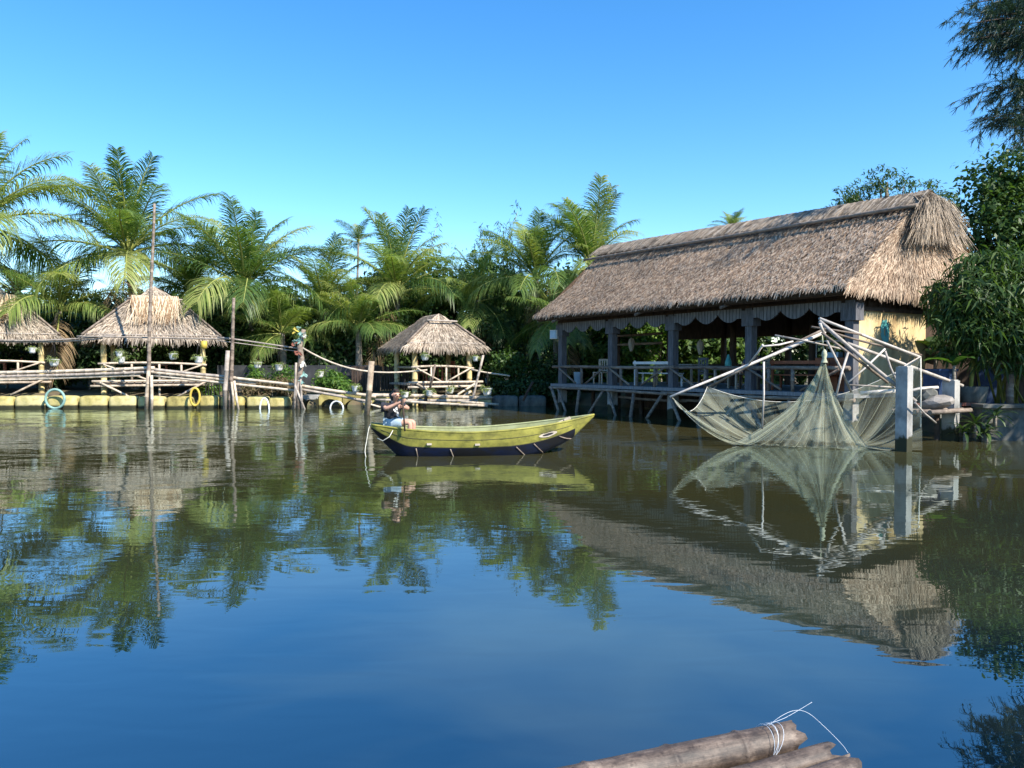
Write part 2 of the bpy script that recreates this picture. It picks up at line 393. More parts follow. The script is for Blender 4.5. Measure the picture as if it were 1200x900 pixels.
# ------------------------------------------------------------------ foliage
NR = np.random.RandomState(11)
def norm(a): return a / np.maximum(np.linalg.norm(a, axis=1, keepdims=True), 1e-9)
def leaf_cloud(blobs, n, size, aspect=.5, droop=.2, clump=14, spread=.33, hollow=.35):
    """leaf-shaped quads gathered in clumps over a set of ellipsoid blobs (x,y,z,rx,ry,rz)"""
    blobs = [b if len(b) == 6 else (b[0], b[1], b[2], b[3], b[3], b[3] * .85) for b in blobs]
    vol = np.array([b[3] * b[4] * b[5] for b in blobs]) ** .75; vol /= vol.sum()
    out = []
    for b, w in zip(blobs, vol):
        m = max(8, int(n * w)); c = np.array(b[:3]); r = np.array(b[3:])
        k = max(4, int(clump * (m / 400) ** .6))
        cd = norm(NR.normal(size=(k, 3))) * (hollow + (1 - hollow) * NR.rand(k, 1) ** .6)
        csz = spread * (.6 + .8 * NR.rand(k, 1))
        idx = NR.randint(0, k, m)
        p = c + (cd[idx] + NR.normal(size=(m, 3)) * csz[idx] * .62) * r
        outward = norm(p - c)
        nrm = norm(outward * .55 + np.array([0, 0, .55]) + NR.normal(size=(m, 3)) * .55)
        d = norm(np.cross(nrm, NR.normal(size=(m, 3)))); d[:, 2] -= droop; d = norm(d)
        s_ = norm(np.cross(nrm, d))
        L = size * (.6 + .8 * NR.rand(m, 1)); w_ = L * aspect * .5
        tip = p + d * L; midp = p + d * L * .45
        out.append(np.stack([p, midp + s_ * w_, tip - np.array([0, 0, 1]) * L * droop * .5, midp - s_ * w_], 1))
    return np.concatenate(out, 0)
def leaf_tree(name, label, base, blobs, n, size, mat, cat='tree', group=None, trunk=.14, aspect=.5, droop=.2, limb=True, clump=14, crown='crown', hollow=.35, spread=.33, top=None):
    e = empty(name, base, 0, label, cat, group)
    me = quads_mesh(crown, leaf_cloud(blobs, n, size, aspect, droop, clump, spread, hollow), 4, [M[mat]])
    link_mesh(crown, me, e)
    if trunk:
        mb = MB(); zs = min(b[2] for b in blobs); zt = max(b[2] for b in blobs)
        cx = sum(b[0] for b in blobs) / len(blobs); cy = sum(b[1] for b in blobs) / len(blobs)
        tp = [Vector((0, 0, -.3)), Vector((cx * .15 + rnd.uniform(-.1, .1), cy * .15, zs * .5)), Vector((cx * .5, cy * .5, (zs + zt) * .5)), Vector((cx * .8, cy * .8, zt))]
        mb.tube(tp, [trunk, trunk * .8, trunk * .55, trunk * .2], 8)
        if limb:
            for b in blobs:
                q = Vector(b[:3]); st = tp[1].lerp(tp[2], rnd.uniform(.1, .9))
                mb.tube([st, st.lerp(q, .5) + Vector((0, 0, .15)), q], [trunk * .45, trunk * .28, trunk * .08], 6)
        mb.build('trunk' if cat == 'tree' else 'stem', M['bark'], e)
    return e

# palm fronds: a few shapes, shared by all palms
def frond_mesh(seed, L, pitch, bend, mat, droop=1.0, npair=92, dens=.93):
    r = random.Random(seed); pts = []; N = 22; p = Vector((0, 0, 0)); a = pitch
    side = r.uniform(-.25, .25)
    yaw = 0
    for i in range(N + 1):
        pts.append(p.copy()); st = L / N
        p = p + Vector((math.cos(a) * math.cos(yaw), math.cos(a) * math.sin(yaw), math.sin(a))) * st
        a -= bend / N * (.5 + 1.1 * i / N); yaw += side / N
    def at(f):
        x = f * N; i = min(int(x), N - 1); return pts[i].lerp(pts[i + 1], x - i)
    mb = MB()
    mb.tube(pts, [.05 * (1 - .9 * i / N) + .004 for i in range(N + 1)], 5, 1)
    lean = r.uniform(-.25, .25)
    for i in range(npair):
        f = .14 + .85 * (i + r.uniform(-.3, .3)) / npair
        f = min(max(f, .1), .995)
        c = at(f); t = (at(min(f + .02, 1)) - at(max(f - .02, 0))).normalized()
        sd = t.cross(Vector((0, 0, 1)));
        if sd.length < .05: sd = Vector((0, 1, 0))
        sd.normalize(); up = sd.cross(t).normalized()
        ll = L * .275 * (math.sin(min(f * 1.08, 1) * math.pi * .93) ** .55 + .12) * r.uniform(.8, 1.1)
        for sg in (-1, 1):
            if r.random() > dens: continue
            fw = .50 + .75 * f + r.uniform(-.18, .18)
            d = (sd * sg * 1.0 + t * fw + up * (.28 + lean * sg + r.uniform(-.15, .15))).normalized()
            w = .013 + .009 * r.random()
            wv = d.cross(up).normalized() * w
            gr = Vector((0, 0, -1)) * droop * r.uniform(.7, 1.6)
            q1 = c + d * ll * .4 + gr * ll * .05; q2 = c + d * ll * .75 + gr * ll * .22; q3 = c + d * ll * .95 + gr * ll * .48
            b = len(mb.v)
            mb.v += [tuple(x) for x in (c - wv * .5, c + wv * .5, q1 + wv, q1 - wv, q2 + wv * .75, q2 - wv * .75, q3)]
            for q in ((0, 1, 2, 3), (3, 2, 4, 5), (5, 4, 6)):
                mb.f.append(tuple(b + x for x in q)); mb.mi.append(0); mb.sm.append(True)
    me = bpy.data.meshes.new('frond'); me.from_pydata(mb.v, [], mb.f)
    me.materials.append(M[mat]); me.materials.append(M['rachis'])
    me.polygons.foreach_set('material_index', mb.mi); me.polygons.foreach_set('use_smooth', mb.sm); me.update(); return me
FR = {'up': [frond_mesh(s, 3.9, R(p), R(b), 'palm_leaf', .95) for s, p, b in ((1, 82, 34), (2, 69, 46), (3, 61, 52), (12, 76, 58))],
      'mid': [frond_mesh(s, 4.4, R(p), R(b), 'palm_leaf', .9) for s, p, b in ((4, 56, 48), (5, 43, 52), (6, 32, 42), (13, 50, 66))],
      'low': [frond_mesh(s, 4.2, R(p), R(b), 'palm_leaf', 1.25) for s, p, b in ((7, 20, 60), (8, 6, 62), (9, -10, 48), (14, 26, 84))],
      'dry': [frond_mesh(s, 3.8, R(p), R(b), 'palm_dry', 1.4, 50, .8) for s, p, b in ((10, -25, 55), (11, -45, 40))]}
def palm(label, crown_px, crown_py, Y, L, seed, n=(6, 9, 8), dry=1, bz=.5, lean=.3, trunk=.16, cat='palm tree', name='palm_tree', group='coconut palms behind the pond'):
    r = random.Random(seed); c = P(crown_px, crown_py, Y)
    base = Vector((c.x + r.uniform(-lean, lean) * 2, c.y + r.uniform(-.5, .5), bz))
    e = empty(name, base, 0, label, cat, group); h = c - base; s = L / 4.3 * 1.12
    mb = MB(); k = 14; pts = []; rs = []
    for i in range(k + 1):
        f = i / k; pts.append(Vector((h.x * f ** 1.6, h.y * f ** 1.6, h.z * f - .3 * (1 - f)))); rs.append(trunk * (1.25 - .45 * f) * (1 + .05 * (i % 2)))
    mb.tube(pts, rs, 9); mb.build('trunk', M['bark'], e)
    mb = MB()
    for i in range(9):
        a = r.uniform(0, 6.28); d = Vector((math.cos(a), math.sin(a), 1.6)) * .3 * s
        mb.tube([h - Vector((0, 0, .35 * s)), h + d * .5, h + d], [.10 * s, .07 * s, .03 * s], 5)
    mb.build('crownshaft', M['rachis'], e)
    az0 = r.uniform(0, 6.28); kk = 0
    for kind, m in zip(('up', 'mid', 'low', 'dry'), (*n, dry)):
        for i in range(round(m * .95)):
            kk += 1
            o = link_mesh('frond', r.choice(FR[kind]), e)
            o.location = h + Vector((0, 0, {'up': .08, 'mid': 0, 'low': -.1, 'dry': -.2}[kind] * s))
            o.rotation_euler = (r.uniform(-.14, .14), r.uniform(-.1, .1), az0 + 2.39996 * kk + r.uniform(-.3, .3))
            q = s * r.uniform(.84, 1.1); o.scale = (q, q, q)
    return e

# ------------------------------------------------------------------ world and sun
SUN_EL, SUN_AZ = R(42), math.atan2(.74, -.67)       # azimuth clockwise from +Y
to_sun = Vector((math.sin(SUN_AZ) * math.cos(SUN_EL), math.cos(SUN_AZ) * math.cos(SUN_EL), math.sin(SUN_EL)))
w = bpy.data.worlds.new('World'); SC.world = w; w.use_nodes = True
t = w.node_tree; t.nodes.clear()
sky = node(t, 'ShaderNodeTexSky'); sky.sky_type = 'NISHITA'; sky.sun_disc = False
sky.sun_elevation = SUN_EL; sky.sun_rotation = SUN_AZ; sky.air_density = 1.0; sky.dust_density = .1; sky.ozone_density = 3.5; sky.altitude = 0
hs = node(t, 'ShaderNodeHueSaturation'); hs.inputs['Saturation'].default_value = 1.3
bg = node(t, 'ShaderNodeBackground'); bg.inputs['Strength'].default_value = .145
ow = node(t, 'ShaderNodeOutputWorld')
t.links.new(sky.outputs[0], hs.inputs['Color']); t.links.new(hs.outputs[0], bg.inputs['Color']); t.links.new(bg.outputs[0], ow.inputs[0])
sl = bpy.data.lights.new('sun', 'SUN'); sl.energy = 5.0; sl.angle = R(.5); sl.color = (1, .93, .82)
so = bpy.data.objects.new('sun', sl); COL.objects.link(so); so.rotation_euler = to_sun.to_track_quat('Z', 'Y').to_euler(); so.location = to_sun * 60

cam = bpy.data.cameras.new('camera'); cam.sensor_width = 36; cam.lens = 27; cam.clip_end = 3000; cam.clip_start = .05
co = bpy.data.objects.new('camera', cam); COL.objects.link(co); co.location = CAM; co.rotation_euler = (math.pi / 2 - TH, 0, 0); SC.camera = co
SC.view_settings.view_transform = 'Standard'; SC.view_settings.look = 'None'; SC.view_settings.exposure = .94; SC.view_settings.gamma = 1
SC.cycles.max_bounces = 8; SC.cycles.transparent_max_bounces = 16; SC.cycles.caustics_reflective = False; SC.cycles.caustics_refractive = False
SC.cycles.use_denoising = True

# ------------------------------------------------------------------ ground and pond
POND = [(-70, 33.2), (2.6, 33.0), (5.6, 30.0), (9.2, 24.2), (10.6, 21.5), (10.9, 17.6), (13.2, 17.35), (12.6, 14), (10.5, 8), (9.5, -25), (-70, -25)]
def pond_sd(x, y):
    inside = False; dmin = 1e9; n = len(POND)
    for i in range(n):
        x1, y1 = POND[i]; x2, y2 = POND[(i + 1) % n]
        if (y1 > y) != (y2 > y) and x < (x2 - x1) * (y - y1) / (y2 - y1) + x1: inside = not inside
        dx, dy = x2 - x1, y2 - y1; tt = max(0, min(1, ((x - x1) * dx + (y - y1) * dy) / (dx * dx + dy * dy)))
        dmin = min(dmin, math.hypot(x - x1 - tt * dx, y - y1 - tt * dy))
    return -dmin if inside else dmin
def axis(a, b, st, far):
    core = list(np.arange(a, b + 1e-6, st)); lo = [a - d for d in reversed(far)]; hi = [b + d for d in far]; return lo + core + hi
gx = axis(-40, 30, .7, [4, 12, 30, 80, 200, 600]); gy = axis(-26, 60, .7, [4, 12, 30, 80, 200, 600, 1500])
vs = []
for y in gy:
    for x in gx:
        d = pond_sd(x, y); z = max(-1.4, min(.48, d * .9 + .1)) + (min(.5, max(0, (d - 3) * .03)) if d > 0 else 0)
        if d > .4: z += .06 * math.sin(x * 1.3 + y * .7) * math.cos(y * 1.1 - x * .4)
        vs.append((x, y, z))
nx = len(gx); fs = [(j * nx + i, j * nx + i + 1, (j + 1) * nx + i + 1, (j + 1) * nx + i) for j in range(len(gy) - 1) for i in range(nx - 1)]
me = bpy.data.meshes.new('ground'); me.from_pydata(vs, [], fs); me.materials.append(M['earth'])
me.polygons.foreach_set('use_smooth', [True] * len(fs))
tag(link_mesh('ground', me), kind='structure')
mb = MB(); mb.face([(-90, -26, 0), (30, -26, 0), (30, 36, 0), (-90, 36, 0)]); tag(mb.build('water', M['water']), kind='structure')

# ------------------------------------------------------------------ thatch
def thatch_slope(mb, a, b, c, d, n, th=.16, ln=(.28, .5), wd=(.035, .08), lift=.05, mi=0, under=1, ragged=.12, rows=None, fringe=True):
    """a,b = eave left/right, c,d = ridge right/left; a slab plus overlapping straw bundles"""
    a, b, c, d = map(Vector, (a, b, c, d)); dn = Vector((0, 0, -th))
    # gently uneven slab
    NU, NV = max(2, int((b - a).length / .5)), max(2, int((d - a).length / .5)); base = len(mb.v)
    nrm = (b - a).cross(d - a).normalized()
    if nrm.z < 0: nrm = -nrm
    for j in range(NV + 1):
        for i in range(NU + 1):
            u, v = i / NU, j / NV; p = a.lerp(b, u).lerp(d.lerp(c, u), v)
            if 0 < i < NU and 0 < j < NV: p = p + nrm * rnd.uniform(-.03, .03)
            mb.v.append(tuple(p))
    for j in range(NV):
        for i in range(NU):
            q = base + j * (NU + 1) + i
            mb.f.append((q, q + 1, q + NU + 2, q + NU + 1)); mb.mi.append(mi); mb.sm.append(False)
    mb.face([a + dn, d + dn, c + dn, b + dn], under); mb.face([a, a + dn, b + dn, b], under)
    for k in range(n):
        u = rnd.random(); v = rnd.random() if rnd.random() > .1 else rnd.uniform(0, .05)
        e0, r0 = a.lerp(b, u), d.lerp(c, u); p = e0.lerp(r0, v); dnv = (e0 - r0)
        if dnv.length < .05: continue
        dnv.normalize(); al = nrm.cross(dnv).normalized()
        dd = (dnv + al * rnd.uniform(-.22, .22)).normalized(); L = rnd.uniform(*ln); w_ = rnd.uniform(*wd)
        s0 = p + nrm * .01; l2 = rnd.uniform(.01, lift); s1 = p + dd * L * .6 + nrm * (.02 + l2); s2 = p + dd * L + nrm * (.015 + l2 * rnd.uniform(.2, 1.3))
        if v < .05: s2 = s2 + Vector((0, 0, -rnd.uniform(0, ragged)))
        al = al * w_ * .5; bb = len(mb.v)
        mb.v += [tuple(x) for x in (s0 - al, s0 + al, s1 + al, s1 - al, s2 + al * .35, s2 - al * .35)]
        for q in ((0, 1, 2, 3), (3, 2, 4, 5)): mb.f.append(tuple(bb + x for x in q)); mb.mi.append(mi); mb.sm.append(False)

# ------------------------------------------------------------------ the big pavilion
PL = Vector((1.93, 29.4, 0)); PR = Vector((8.40, 19.0, 0)); PLEN = (PR - PL).length
PDIR = (PR - PL).normalized(); PRZ = math.atan2(PDIR.y, PDIR.x)
PM = Matrix.Translation(PL) @ Matrix.Rotation(PRZ, 4, 'Z'); PMI = PM.inverted()
def pav(px, py, yl):                     # photograph spot -> pavilion frame on the plane y = yl
    o = PMI @ CAM; d = (PMI.to_3x3()) @ ray(px, py); return o + d * ((yl - o.y) / d.y)
def pavw(x, y, z): return PM @ Vector((x, y, z))
PE = empty('thatched_pavilion', PL, PRZ, 'large open thatched pavilion on stilts with scalloped boards under the eaves', 'pavilion')
DK = 1.0; WD = 5.6
ZE, ZR = 3.62, 6.15; x0e, x1e = -.6, PLEN + .42; yf, yb, ym = -.8, WD + .8, WD / 2
xr0, xr1 = -1.0, PLEN + .15
mb = MB()
# the long slope is slightly bellied, in two courses
zc = ZE + (ZR - ZE) * .47
def fr(v): return yf + (ym - yf) * v
thatch_slope(mb, (x0e, yf, ZE), (x1e, yf, ZE), (x1e - .22, fr(.5), zc), (x0e - .07, fr(.5), zc), 11000, .22, (.16, .32), (.018, .042), .045)
thatch_slope(mb, (x0e - .07, fr(.5), zc), (x1e - .22, fr(.5), zc), (xr1, ym, ZR), (xr0, ym, ZR + .32), 9000, .22, (.18, .36), (.018, .042), .045)
thatch_slope(mb, (x1e, yb, ZE), (x0e, yb, ZE), (xr0, ym, ZR + .32), (xr1, ym, ZR), 1200, .2)
thatch_slope(mb, (x1e, yf, ZE), (x1e, yb, ZE), (x1e - .22, WD - fr(.5), zc), (x1e - .22, fr(.5), zc), 8500, .2, (.2, .42), (.012, .03), .06)
thatch_slope(mb, (x1e - .22, fr(.5), zc), (x1e - .22, WD - fr(.5), zc), (xr1, ym + .02, ZR), (xr1, ym - .02, ZR), 7000, .2, (.25, .55), (.012, .028), .08)
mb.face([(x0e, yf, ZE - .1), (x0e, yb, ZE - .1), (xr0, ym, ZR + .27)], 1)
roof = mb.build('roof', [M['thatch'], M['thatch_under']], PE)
mb = MB()      # ridge cap: a saddle of straw bent over the ridge, a lighter band
for k in range(4200):
    x = rnd.uniform(xr0 - .1, xr1 + .2); sg = -1 if rnd.random() < .75 else 1; L = rnd.uniform(.55, .95); w_ = rnd.uniform(.018, .045); j = rnd.uniform(-.18, .18)
    p0 = Vector((x, ym + .04 * rnd.uniform(-1, 1), ZR + .32 * (xr1 - x) / (xr1 - xr0) + .10 + rnd.uniform(0, .06))); sl_ = (ZR - ZE) / (ym - yf)
    cz = math.cos(math.atan(sl_)); sz = math.sin(math.atan(sl_))
    p1 = p0 + Vector((j * .5, sg * cz * L * .5, -sz * L * .42)); p2 = p0 + Vector((j, sg * cz * L, -sz * L * .93))
    a_ = Vector((w_ * .5, 0, 0)); b = len(mb.v)
    mb.v += [tuple(q) for q in (p0 - a_, p0 + a_, p1 + a_, p1 - a_, p2 + a_ * .5, p2 - a_ * .5)]
    for q in ((0, 1, 2, 3), (3, 2, 4, 5)): mb.f.append(tuple(b + i for i in q)); mb.mi.append(0); mb.sm.append(False)
for k in range(1500):                    # loose straw over the right end
    a0 = rnd.uniform(-1.3, 1.3); L = rnd.uniform(.5, 1.5)
    p0 = Vector((xr1 + rnd.uniform(-.1, .15), ym + a0 * .25, ZR + .12 - abs(a0) * .1)); p1 = p0 + Vector((.22 + .1 * rnd.random(), a0 * .22, -L * .3)); p2 = p0 + Vector((.3 + .25 * rnd.random(), a0 * (.3 + .35 * L) + rnd.uniform(-.2, .2), -L))
    a_ = Vector((0, rnd.uniform(.005, .012), .0)); b = len(mb.v)
    mb.v += [tuple(q) for q in (p0 - a_, p0 + a_, p1 + a_, p1 - a_, p2 + a_ * .5, p2 - a_ * .5)]
    for q in ((0, 1, 2, 3), (3, 2, 4, 5)): mb.f.append(tuple(b + i for i in q)); mb.mi.append(0); mb.sm.append(False)
mb.build('ridge_cap', M['thatch_pale'], PE)
def roofpt(x, v): return Vector((x, fr(v), ZE + (ZR + .32 * (xr1 - x) / (xr1 - xr0) - ZE) * v))
mb = MB(); mb.bamboo(roofpt(xr0 - .15, .78) + Vector((0, -.1, .14)), roofpt(xr1 + .3, .80) + Vector((0, -.1, .14)), .05, wob=.02); mb.build('ridge_pole', M['log'], PE)
for xx in (.6, 5.2, 8.8):
    mb = MB(); mb.bamboo((xx, yf - .1, ZE - .32), (xx + .02, .3, ZE + .1), .045); mb.build('rafter_end', M['log'], PE)
mb = MB(); mb.bamboo((x0e, yf + .12, ZE - .2), (x1e, yf + .12, ZE - .2), .05); mb.build('eave_purlin', M['wood_dark'], PE)
PX = [0, 3.0, 6.0, 9.1, PLEN]
for x in PX:
    mb = MB(); mb.box((x, 0, (DK + 3.3) / 2), (.23, .23, 3.3 - DK)); mb.box((x, 0, 3.02), (.42, .32, .44)); mb.build('post', M['wood_grey'], PE)
    mb = MB(); mb.box((x, 0, .2), (.25, .25, 1.4)); mb.build('pile', M['concrete'], PE)
for yy in (2.7, WD - .1):
    for x in PX[:-1] + [PLEN - .2]:
        mb = MB(); mb.tube([(x, yy, -.6), (x, yy, 1.5), (x + .03, yy, 4.0 if yy < 3 else 3.4)], [.12, .12, .1], 9); mb.build('post', M['wood_dark'], PE)
# fascia + scalloped valance
mb = MB(); mb.box((PLEN / 2, -.0, 3.36), (PLEN + .5, .10, .26)); mb.build('fascia', M['wood_dark'], PE)
for i in range(4):
    xa, xb = PX[i] + .215, PX[i + 1] - .215; N = 54; mb = MB(); bot = []
    for k in range(N + 1):
        f = k / N; z = 3.17 - .25 * abs(math.sin(f * math.pi * 3)) ** .85
        if f < .06 or f > .94: z = 3.02
        bot.append((xa + (xb - xa) * f, z))
    for k in range(N):
        (x1, z1), (x2, z2) = bot[k], bot[k + 1]
        for y_, s_ in ((-.165, 1), (-.125, -1)):
            q = [(x1, y_, z1), (x2, y_, z2), (x2, y_, 3.30), (x1, y_, 3.30)]; mb.face(q if s_ > 0 else q[::-1])
        mb.face([(x1, -.165, z1), (x1, -.125, z1), (x2, -.125, z2), (x2, -.165, z2)])
    mb.build('valance', M['boards'], PE)
# deck
mb = MB(); mb.box((PLEN / 2, WD / 2 - .1, DK - .05), (PLEN + .6, WD + .5, .1)); mb.build('deck', M['deck'], PE)
mb = MB(); mb.bamboo((-.4, -.32, DK - .16), (PLEN / 2, -.34, DK - .18), .05, wob=.02); mb.bamboo((PLEN / 2 - .3, -.33, DK - .17), (PLEN + .3, -.33, DK - .17), .05, wob=.02); mb.build('deck_beam', M['log'], PE)
mb = MB(); mb.bamboo((2.6, .2, DK - .38), (6.4, .2, DK - .42), .045, sag=.04); mb.bamboo((6.2, .2, DK - .4), (12, .2, DK - .4), .045); mb.build('deck_beam', M['log'], PE)
for yy in (.9, 2.2):
    for k in range(9):
        x = .7 + k * 1.4; mb = MB(); mb.bamboo((x, yy, -.5), (x + rnd.uniform(-.1, .1), yy, DK - .1), .07); mb.build('pile', M['wood_dark'], PE)
mb = MB(); mb.box((PLEN / 2, 3.4, .2), (PLEN + .4, .2, 1.36)); mb.build('underdeck_blocker', M['wood_dark'], PE)  # added dark panel that blocks sky light showing through beneath the deck
# railing
for i, (xa, xb) in enumerate(((-.35, 3.4), (3.2, 6.3), (6.1, 9.6), (9.3, PLEN + .1))):
    mb = MB(); mb.bamboo((xa, -.2, 1.63 + rnd.uniform(-.02, .02)), (xb, -.2, 1.63 + rnd.uniform(-.02, .02)), .055, wob=.015); mb.build('top_rail', M['log'], PE)
for i in range(4):
    xa, xb = PX[i], PX[i + 1]; xm = (xa + xb) / 2
    mids = [xm] if i in (0, 2) else [xm - .8, xm, xm + .85]
    for q in mids:
        mb = MB(); mb.bamboo((q, -.2, DK), (q + rnd.uniform(-.03, .03), -.2, 1.6), .05); mb.build('rail_post', M['log'], PE)
    for s_, xx in ((1, xa), (-1, xb)):
        mb = MB(); mb.bamboo((xx + s_ * .15, -.27, 1.6), (xm - s_ * .3, -.27, DK + .04), .036); mb.build('rail_brace', M['log'], PE)
    for s_, xx in ((1, xa), (-1, xb)):
        mb = MB(); mb.bamboo((xx + s_ * .1, -.30, DK - .14), (xx + s_ * rnd.uniform(.85, 1.05), -.45, -.3), .05); mb.build('pile_brace', M['log'], PE)
    mb = MB(); mb.bamboo((xm, -.3, DK - .12), (xm - .12, -.42, -.4), .06); mb.build('pile', M['log'], PE)
mb = MB(); mb.bamboo((-.3, -.32, DK - .1), (.45, -.4, -.3), .06); mb.build('pile_brace', M['log'], PE)
# right end: ochre wall, dark open timber above
mb = MB(); mb.box((PLEN - .02, 1.66, (DK + 3.06) / 2), (.10, 3.02, 3.06 - DK)); mb.build('end_wall', M['plaster'], PE)
mb = MB(); mb.box((PLEN + .0, WD / 2 + .1, 3.11), (.14, WD - .3, .1)); mb.build('wall_plate', M['wood_dark'], PE)
mb = MB()
for k in range(12): mb.box((PLEN - .05, .3 + k * .45, 3.36), (.05, .07, .42))
mb.box((PLEN - .1, WD / 2, 3.4), (.03, WD, .5)); mb.build('gable_frame', M['wood_dark'], PE)
mb = MB(); mb.box((PLEN - .06, 4.4, 2.05), (.06, 2.4, 2.1)); mb.build('side_wall', M['wood_dark'], PE)
# turquoise painted motif on the ochre wall
c = pav(1037, 389, 1.0); mb = MB(); r2 = random.Random(5)
o_ = PMI @ CAM; d_ = PMI.to_3x3() @ ray(1037, 389); hit = o_ + d_ * ((PLEN + .034 - o_.x) / d_.x)
mc = hit
for a in range(9):
    an = a * .7; q = mc + Vector((0, math.cos(an) * .11, math.sin(an) * .22)); pts = []
    for k in range(9):
        b_ = k * 2 * math.pi / 9; rr = r2.uniform(.09, .14); pts.append(q + Vector((.0006 * a, math.cos(b_) * rr * .7, math.sin(b_) * rr)))
    mb.face(pts)
mb.build('painted_motif', M['teal'], PE)
# far side: dark boards over the back opening, low back rail
mb = MB(); mb.box((PLEN / 2, WD - .05, 3.15), (PLEN + .2, .06, .8)); mb.build('back_fascia', M['wood_dark'], PE)
mb = MB(); mb.bamboo((0, WD - .2, 1.7), (PLEN, WD - .2, 1.7), .05); mb.build('back_rail', M['wood_dark'], PE)
mb = MB(); mb.box((10.3, WD - .12, 2.1), (4.2, .06, 2.2)); mb.build('back_wall', M['wood_dark'], PE)
for z in (2.0, 2.35):
    mb = MB(); mb.bamboo((-.1, 2.4, z + .5), (2.9, 2.4, z + .52), .05); mb.build('tie_beam', M['log'], PE)

# small box on the left corner post
s = MB(); s.box((0, 0, 0), (.34, .14, .34)); s.box((0, -.08, 0), (.28, .03, .28), mi=1); 
o = s.build('light_box', [M['white'], M['paleblue']], None); o.location = pavw(-.25, -.2, 2.88); o.rotation_euler = (0, 0, PRZ + .25)
tag(o, 'small pale square box fixed to the left corner post of the big pavilion', 'light box')

# furniture in the big pavilion
def table(label, loc, rz, size, mat, group=None, name='table'):
    e = empty(name, loc, rz, label, 'table', group); lx, ly, h = size
    mb = MB()
    for k in range(4): mb.box((0, -ly / 2 + ly * (k + .5) / 4, h - .02), (lx, ly / 4 - .012, .04))
    mb.build('tabletop', mat, e)
    for sx in (-1, 1):
        for sy in (-1, 1):
            mb = MB(); mb.box((sx * (lx / 2 - .06), sy * (ly / 2 - .06), (h - .04) / 2), (.06, .06, h - .04)); mb.build('leg', mat, e)
    return e
def bench(label, loc, rz, lx, mat, group=None, back=True, name='bench'):
    e = empty(name, loc, rz, label, 'bench', group)
    mb = MB()
    for k in range(3): mb.box((0, -.15 + .14 * k, .43), (lx, .12, .035))
    mb.build('seat', mat, e)
    if back:
        mb = MB()
        for k in range(2): mb.box((0, .24, .62 + .16 * k), (lx, .03, .09))
        mb.build('backrest', mat, e)
    for sx in (-1, 1):
        for sy in (-.16, .2):
            h = .86 if (sy > 0 and back) else .41
            mb = MB(); mb.box((sx * (lx / 2 - .05), sy, h / 2), (.055, .045, h)); mb.build('leg', mat, e)
    return e
def chair(label, loc, rz, mat, group=None):
    e = empty('chair', loc, rz, label, 'chair', group)
    mb = MB(); mb.box((0, 0, .43), (.42, .42, .04)); mb.build('seat', mat, e)
    mb = MB()
    for k in range(4): mb.box((-.15 + k * .1, .2, .68), (.045, .025, .4))
    mb.box((0, .2, .9), (.42, .035, .07)); mb.box((0, .2, .5), (.42, .03, .04)); mb.build('backrest', mat, e)
    for sx in (-.18, .18):
        mb = MB(); mb.box((sx, -.18, .205), (.045, .045, .41)); mb.build('leg', mat, e)
        mb = MB(); mb.box((sx, .195, .46), (.045, .045, .92)); mb.build('leg', mat, e)
    return e
chair('grey wooden chair in the left bay of the big pavilion', pavw(1.45, .7, DK), PRZ + .3, M['wood_pale'])
bench('long pale slatted bench behind the second bay rail of the big pavilion', pavw(4.5, .75, DK), PRZ + math.pi, 2.0, M['white'])
table('long low table behind the pale slatted bench', pavw(4.6, 1.7, DK), PRZ, (1.8, .8, .74), M['wood_pale'])
chair('dark chair behind the third bay rail beside the pavilion post', pavw(6.7, .8, DK), PRZ + math.pi, M['wood_grey'])
TB = table('pale wooden table with a turquoise cone on it in the third bay', pavw(7.75, .75, DK), PRZ, (.95, .7, .6), M['wood_pale'])
chair('pale chair between the turquoise cone table and the person in blue', pavw(8.3, 1.35, DK), PRZ - .4, M['wood_pale'])
bench('orange red wooden bench in the right bay of the big pavilion', pavw(10.3, .75, DK), PRZ + math.pi, 1.9, M['wood_red'])
bench('red brown bench deep in the right bay near the ochre wall', pavw(11.3, 1.9, DK), PRZ + math.pi, 1.2, M['wood_red'])
mb = MB(); mb.lathe([(.001, 0), (.12, 0), (.10, .2), (.03, .42), (.001, .44)], seg=12)
o = mb.build('cone_cover', M['teal']); o.location = pavw(7.62, .72, DK + .6); tag(o, 'turquoise cone shaped cover standing on the pale table', 'cover')
mb = MB(); mb.lathe([(.001, .0), (.15, 0), (.18, .42), (.19, .43), (.185, .44), (.16, .42), (.14, .05), (.001, .05)], seg=18)
o = mb.build('bucket', M['paleblue']); o.location = pavw(.55, .35, DK); tag(o, 'pale blue bucket standing by the left corner post of the big pavilion', 'bucket')
# glass display case
e = empty('display_case', pavw(11.1, 1.2, DK), PRZ, 'glass topped display case behind the cone of the fishing net', 'display case')
mb = MB(); mb.box((0, 0, .45), (1.2, .5, .9)); mb.build('cabinet', M['wood_red'], e)
mb = MB()
for sx in (-.58, 0, .58):
    for sy in (-.23, .23): mb.box((sx, sy, 1.12), (.025, .025, .44))
for sy in (-.23, .23): mb.box((0, sy, 1.35), (1.2, .03, .03))
mb.build('case_frame', M['metal_pole'], e)
mb = MB(); mb.box((-.2, 0, .98), (.4, .2, .14)); mb.box((.3, 0, .95), (.2, .2, .1)); mb.build('goods', M['paleblue'], e)
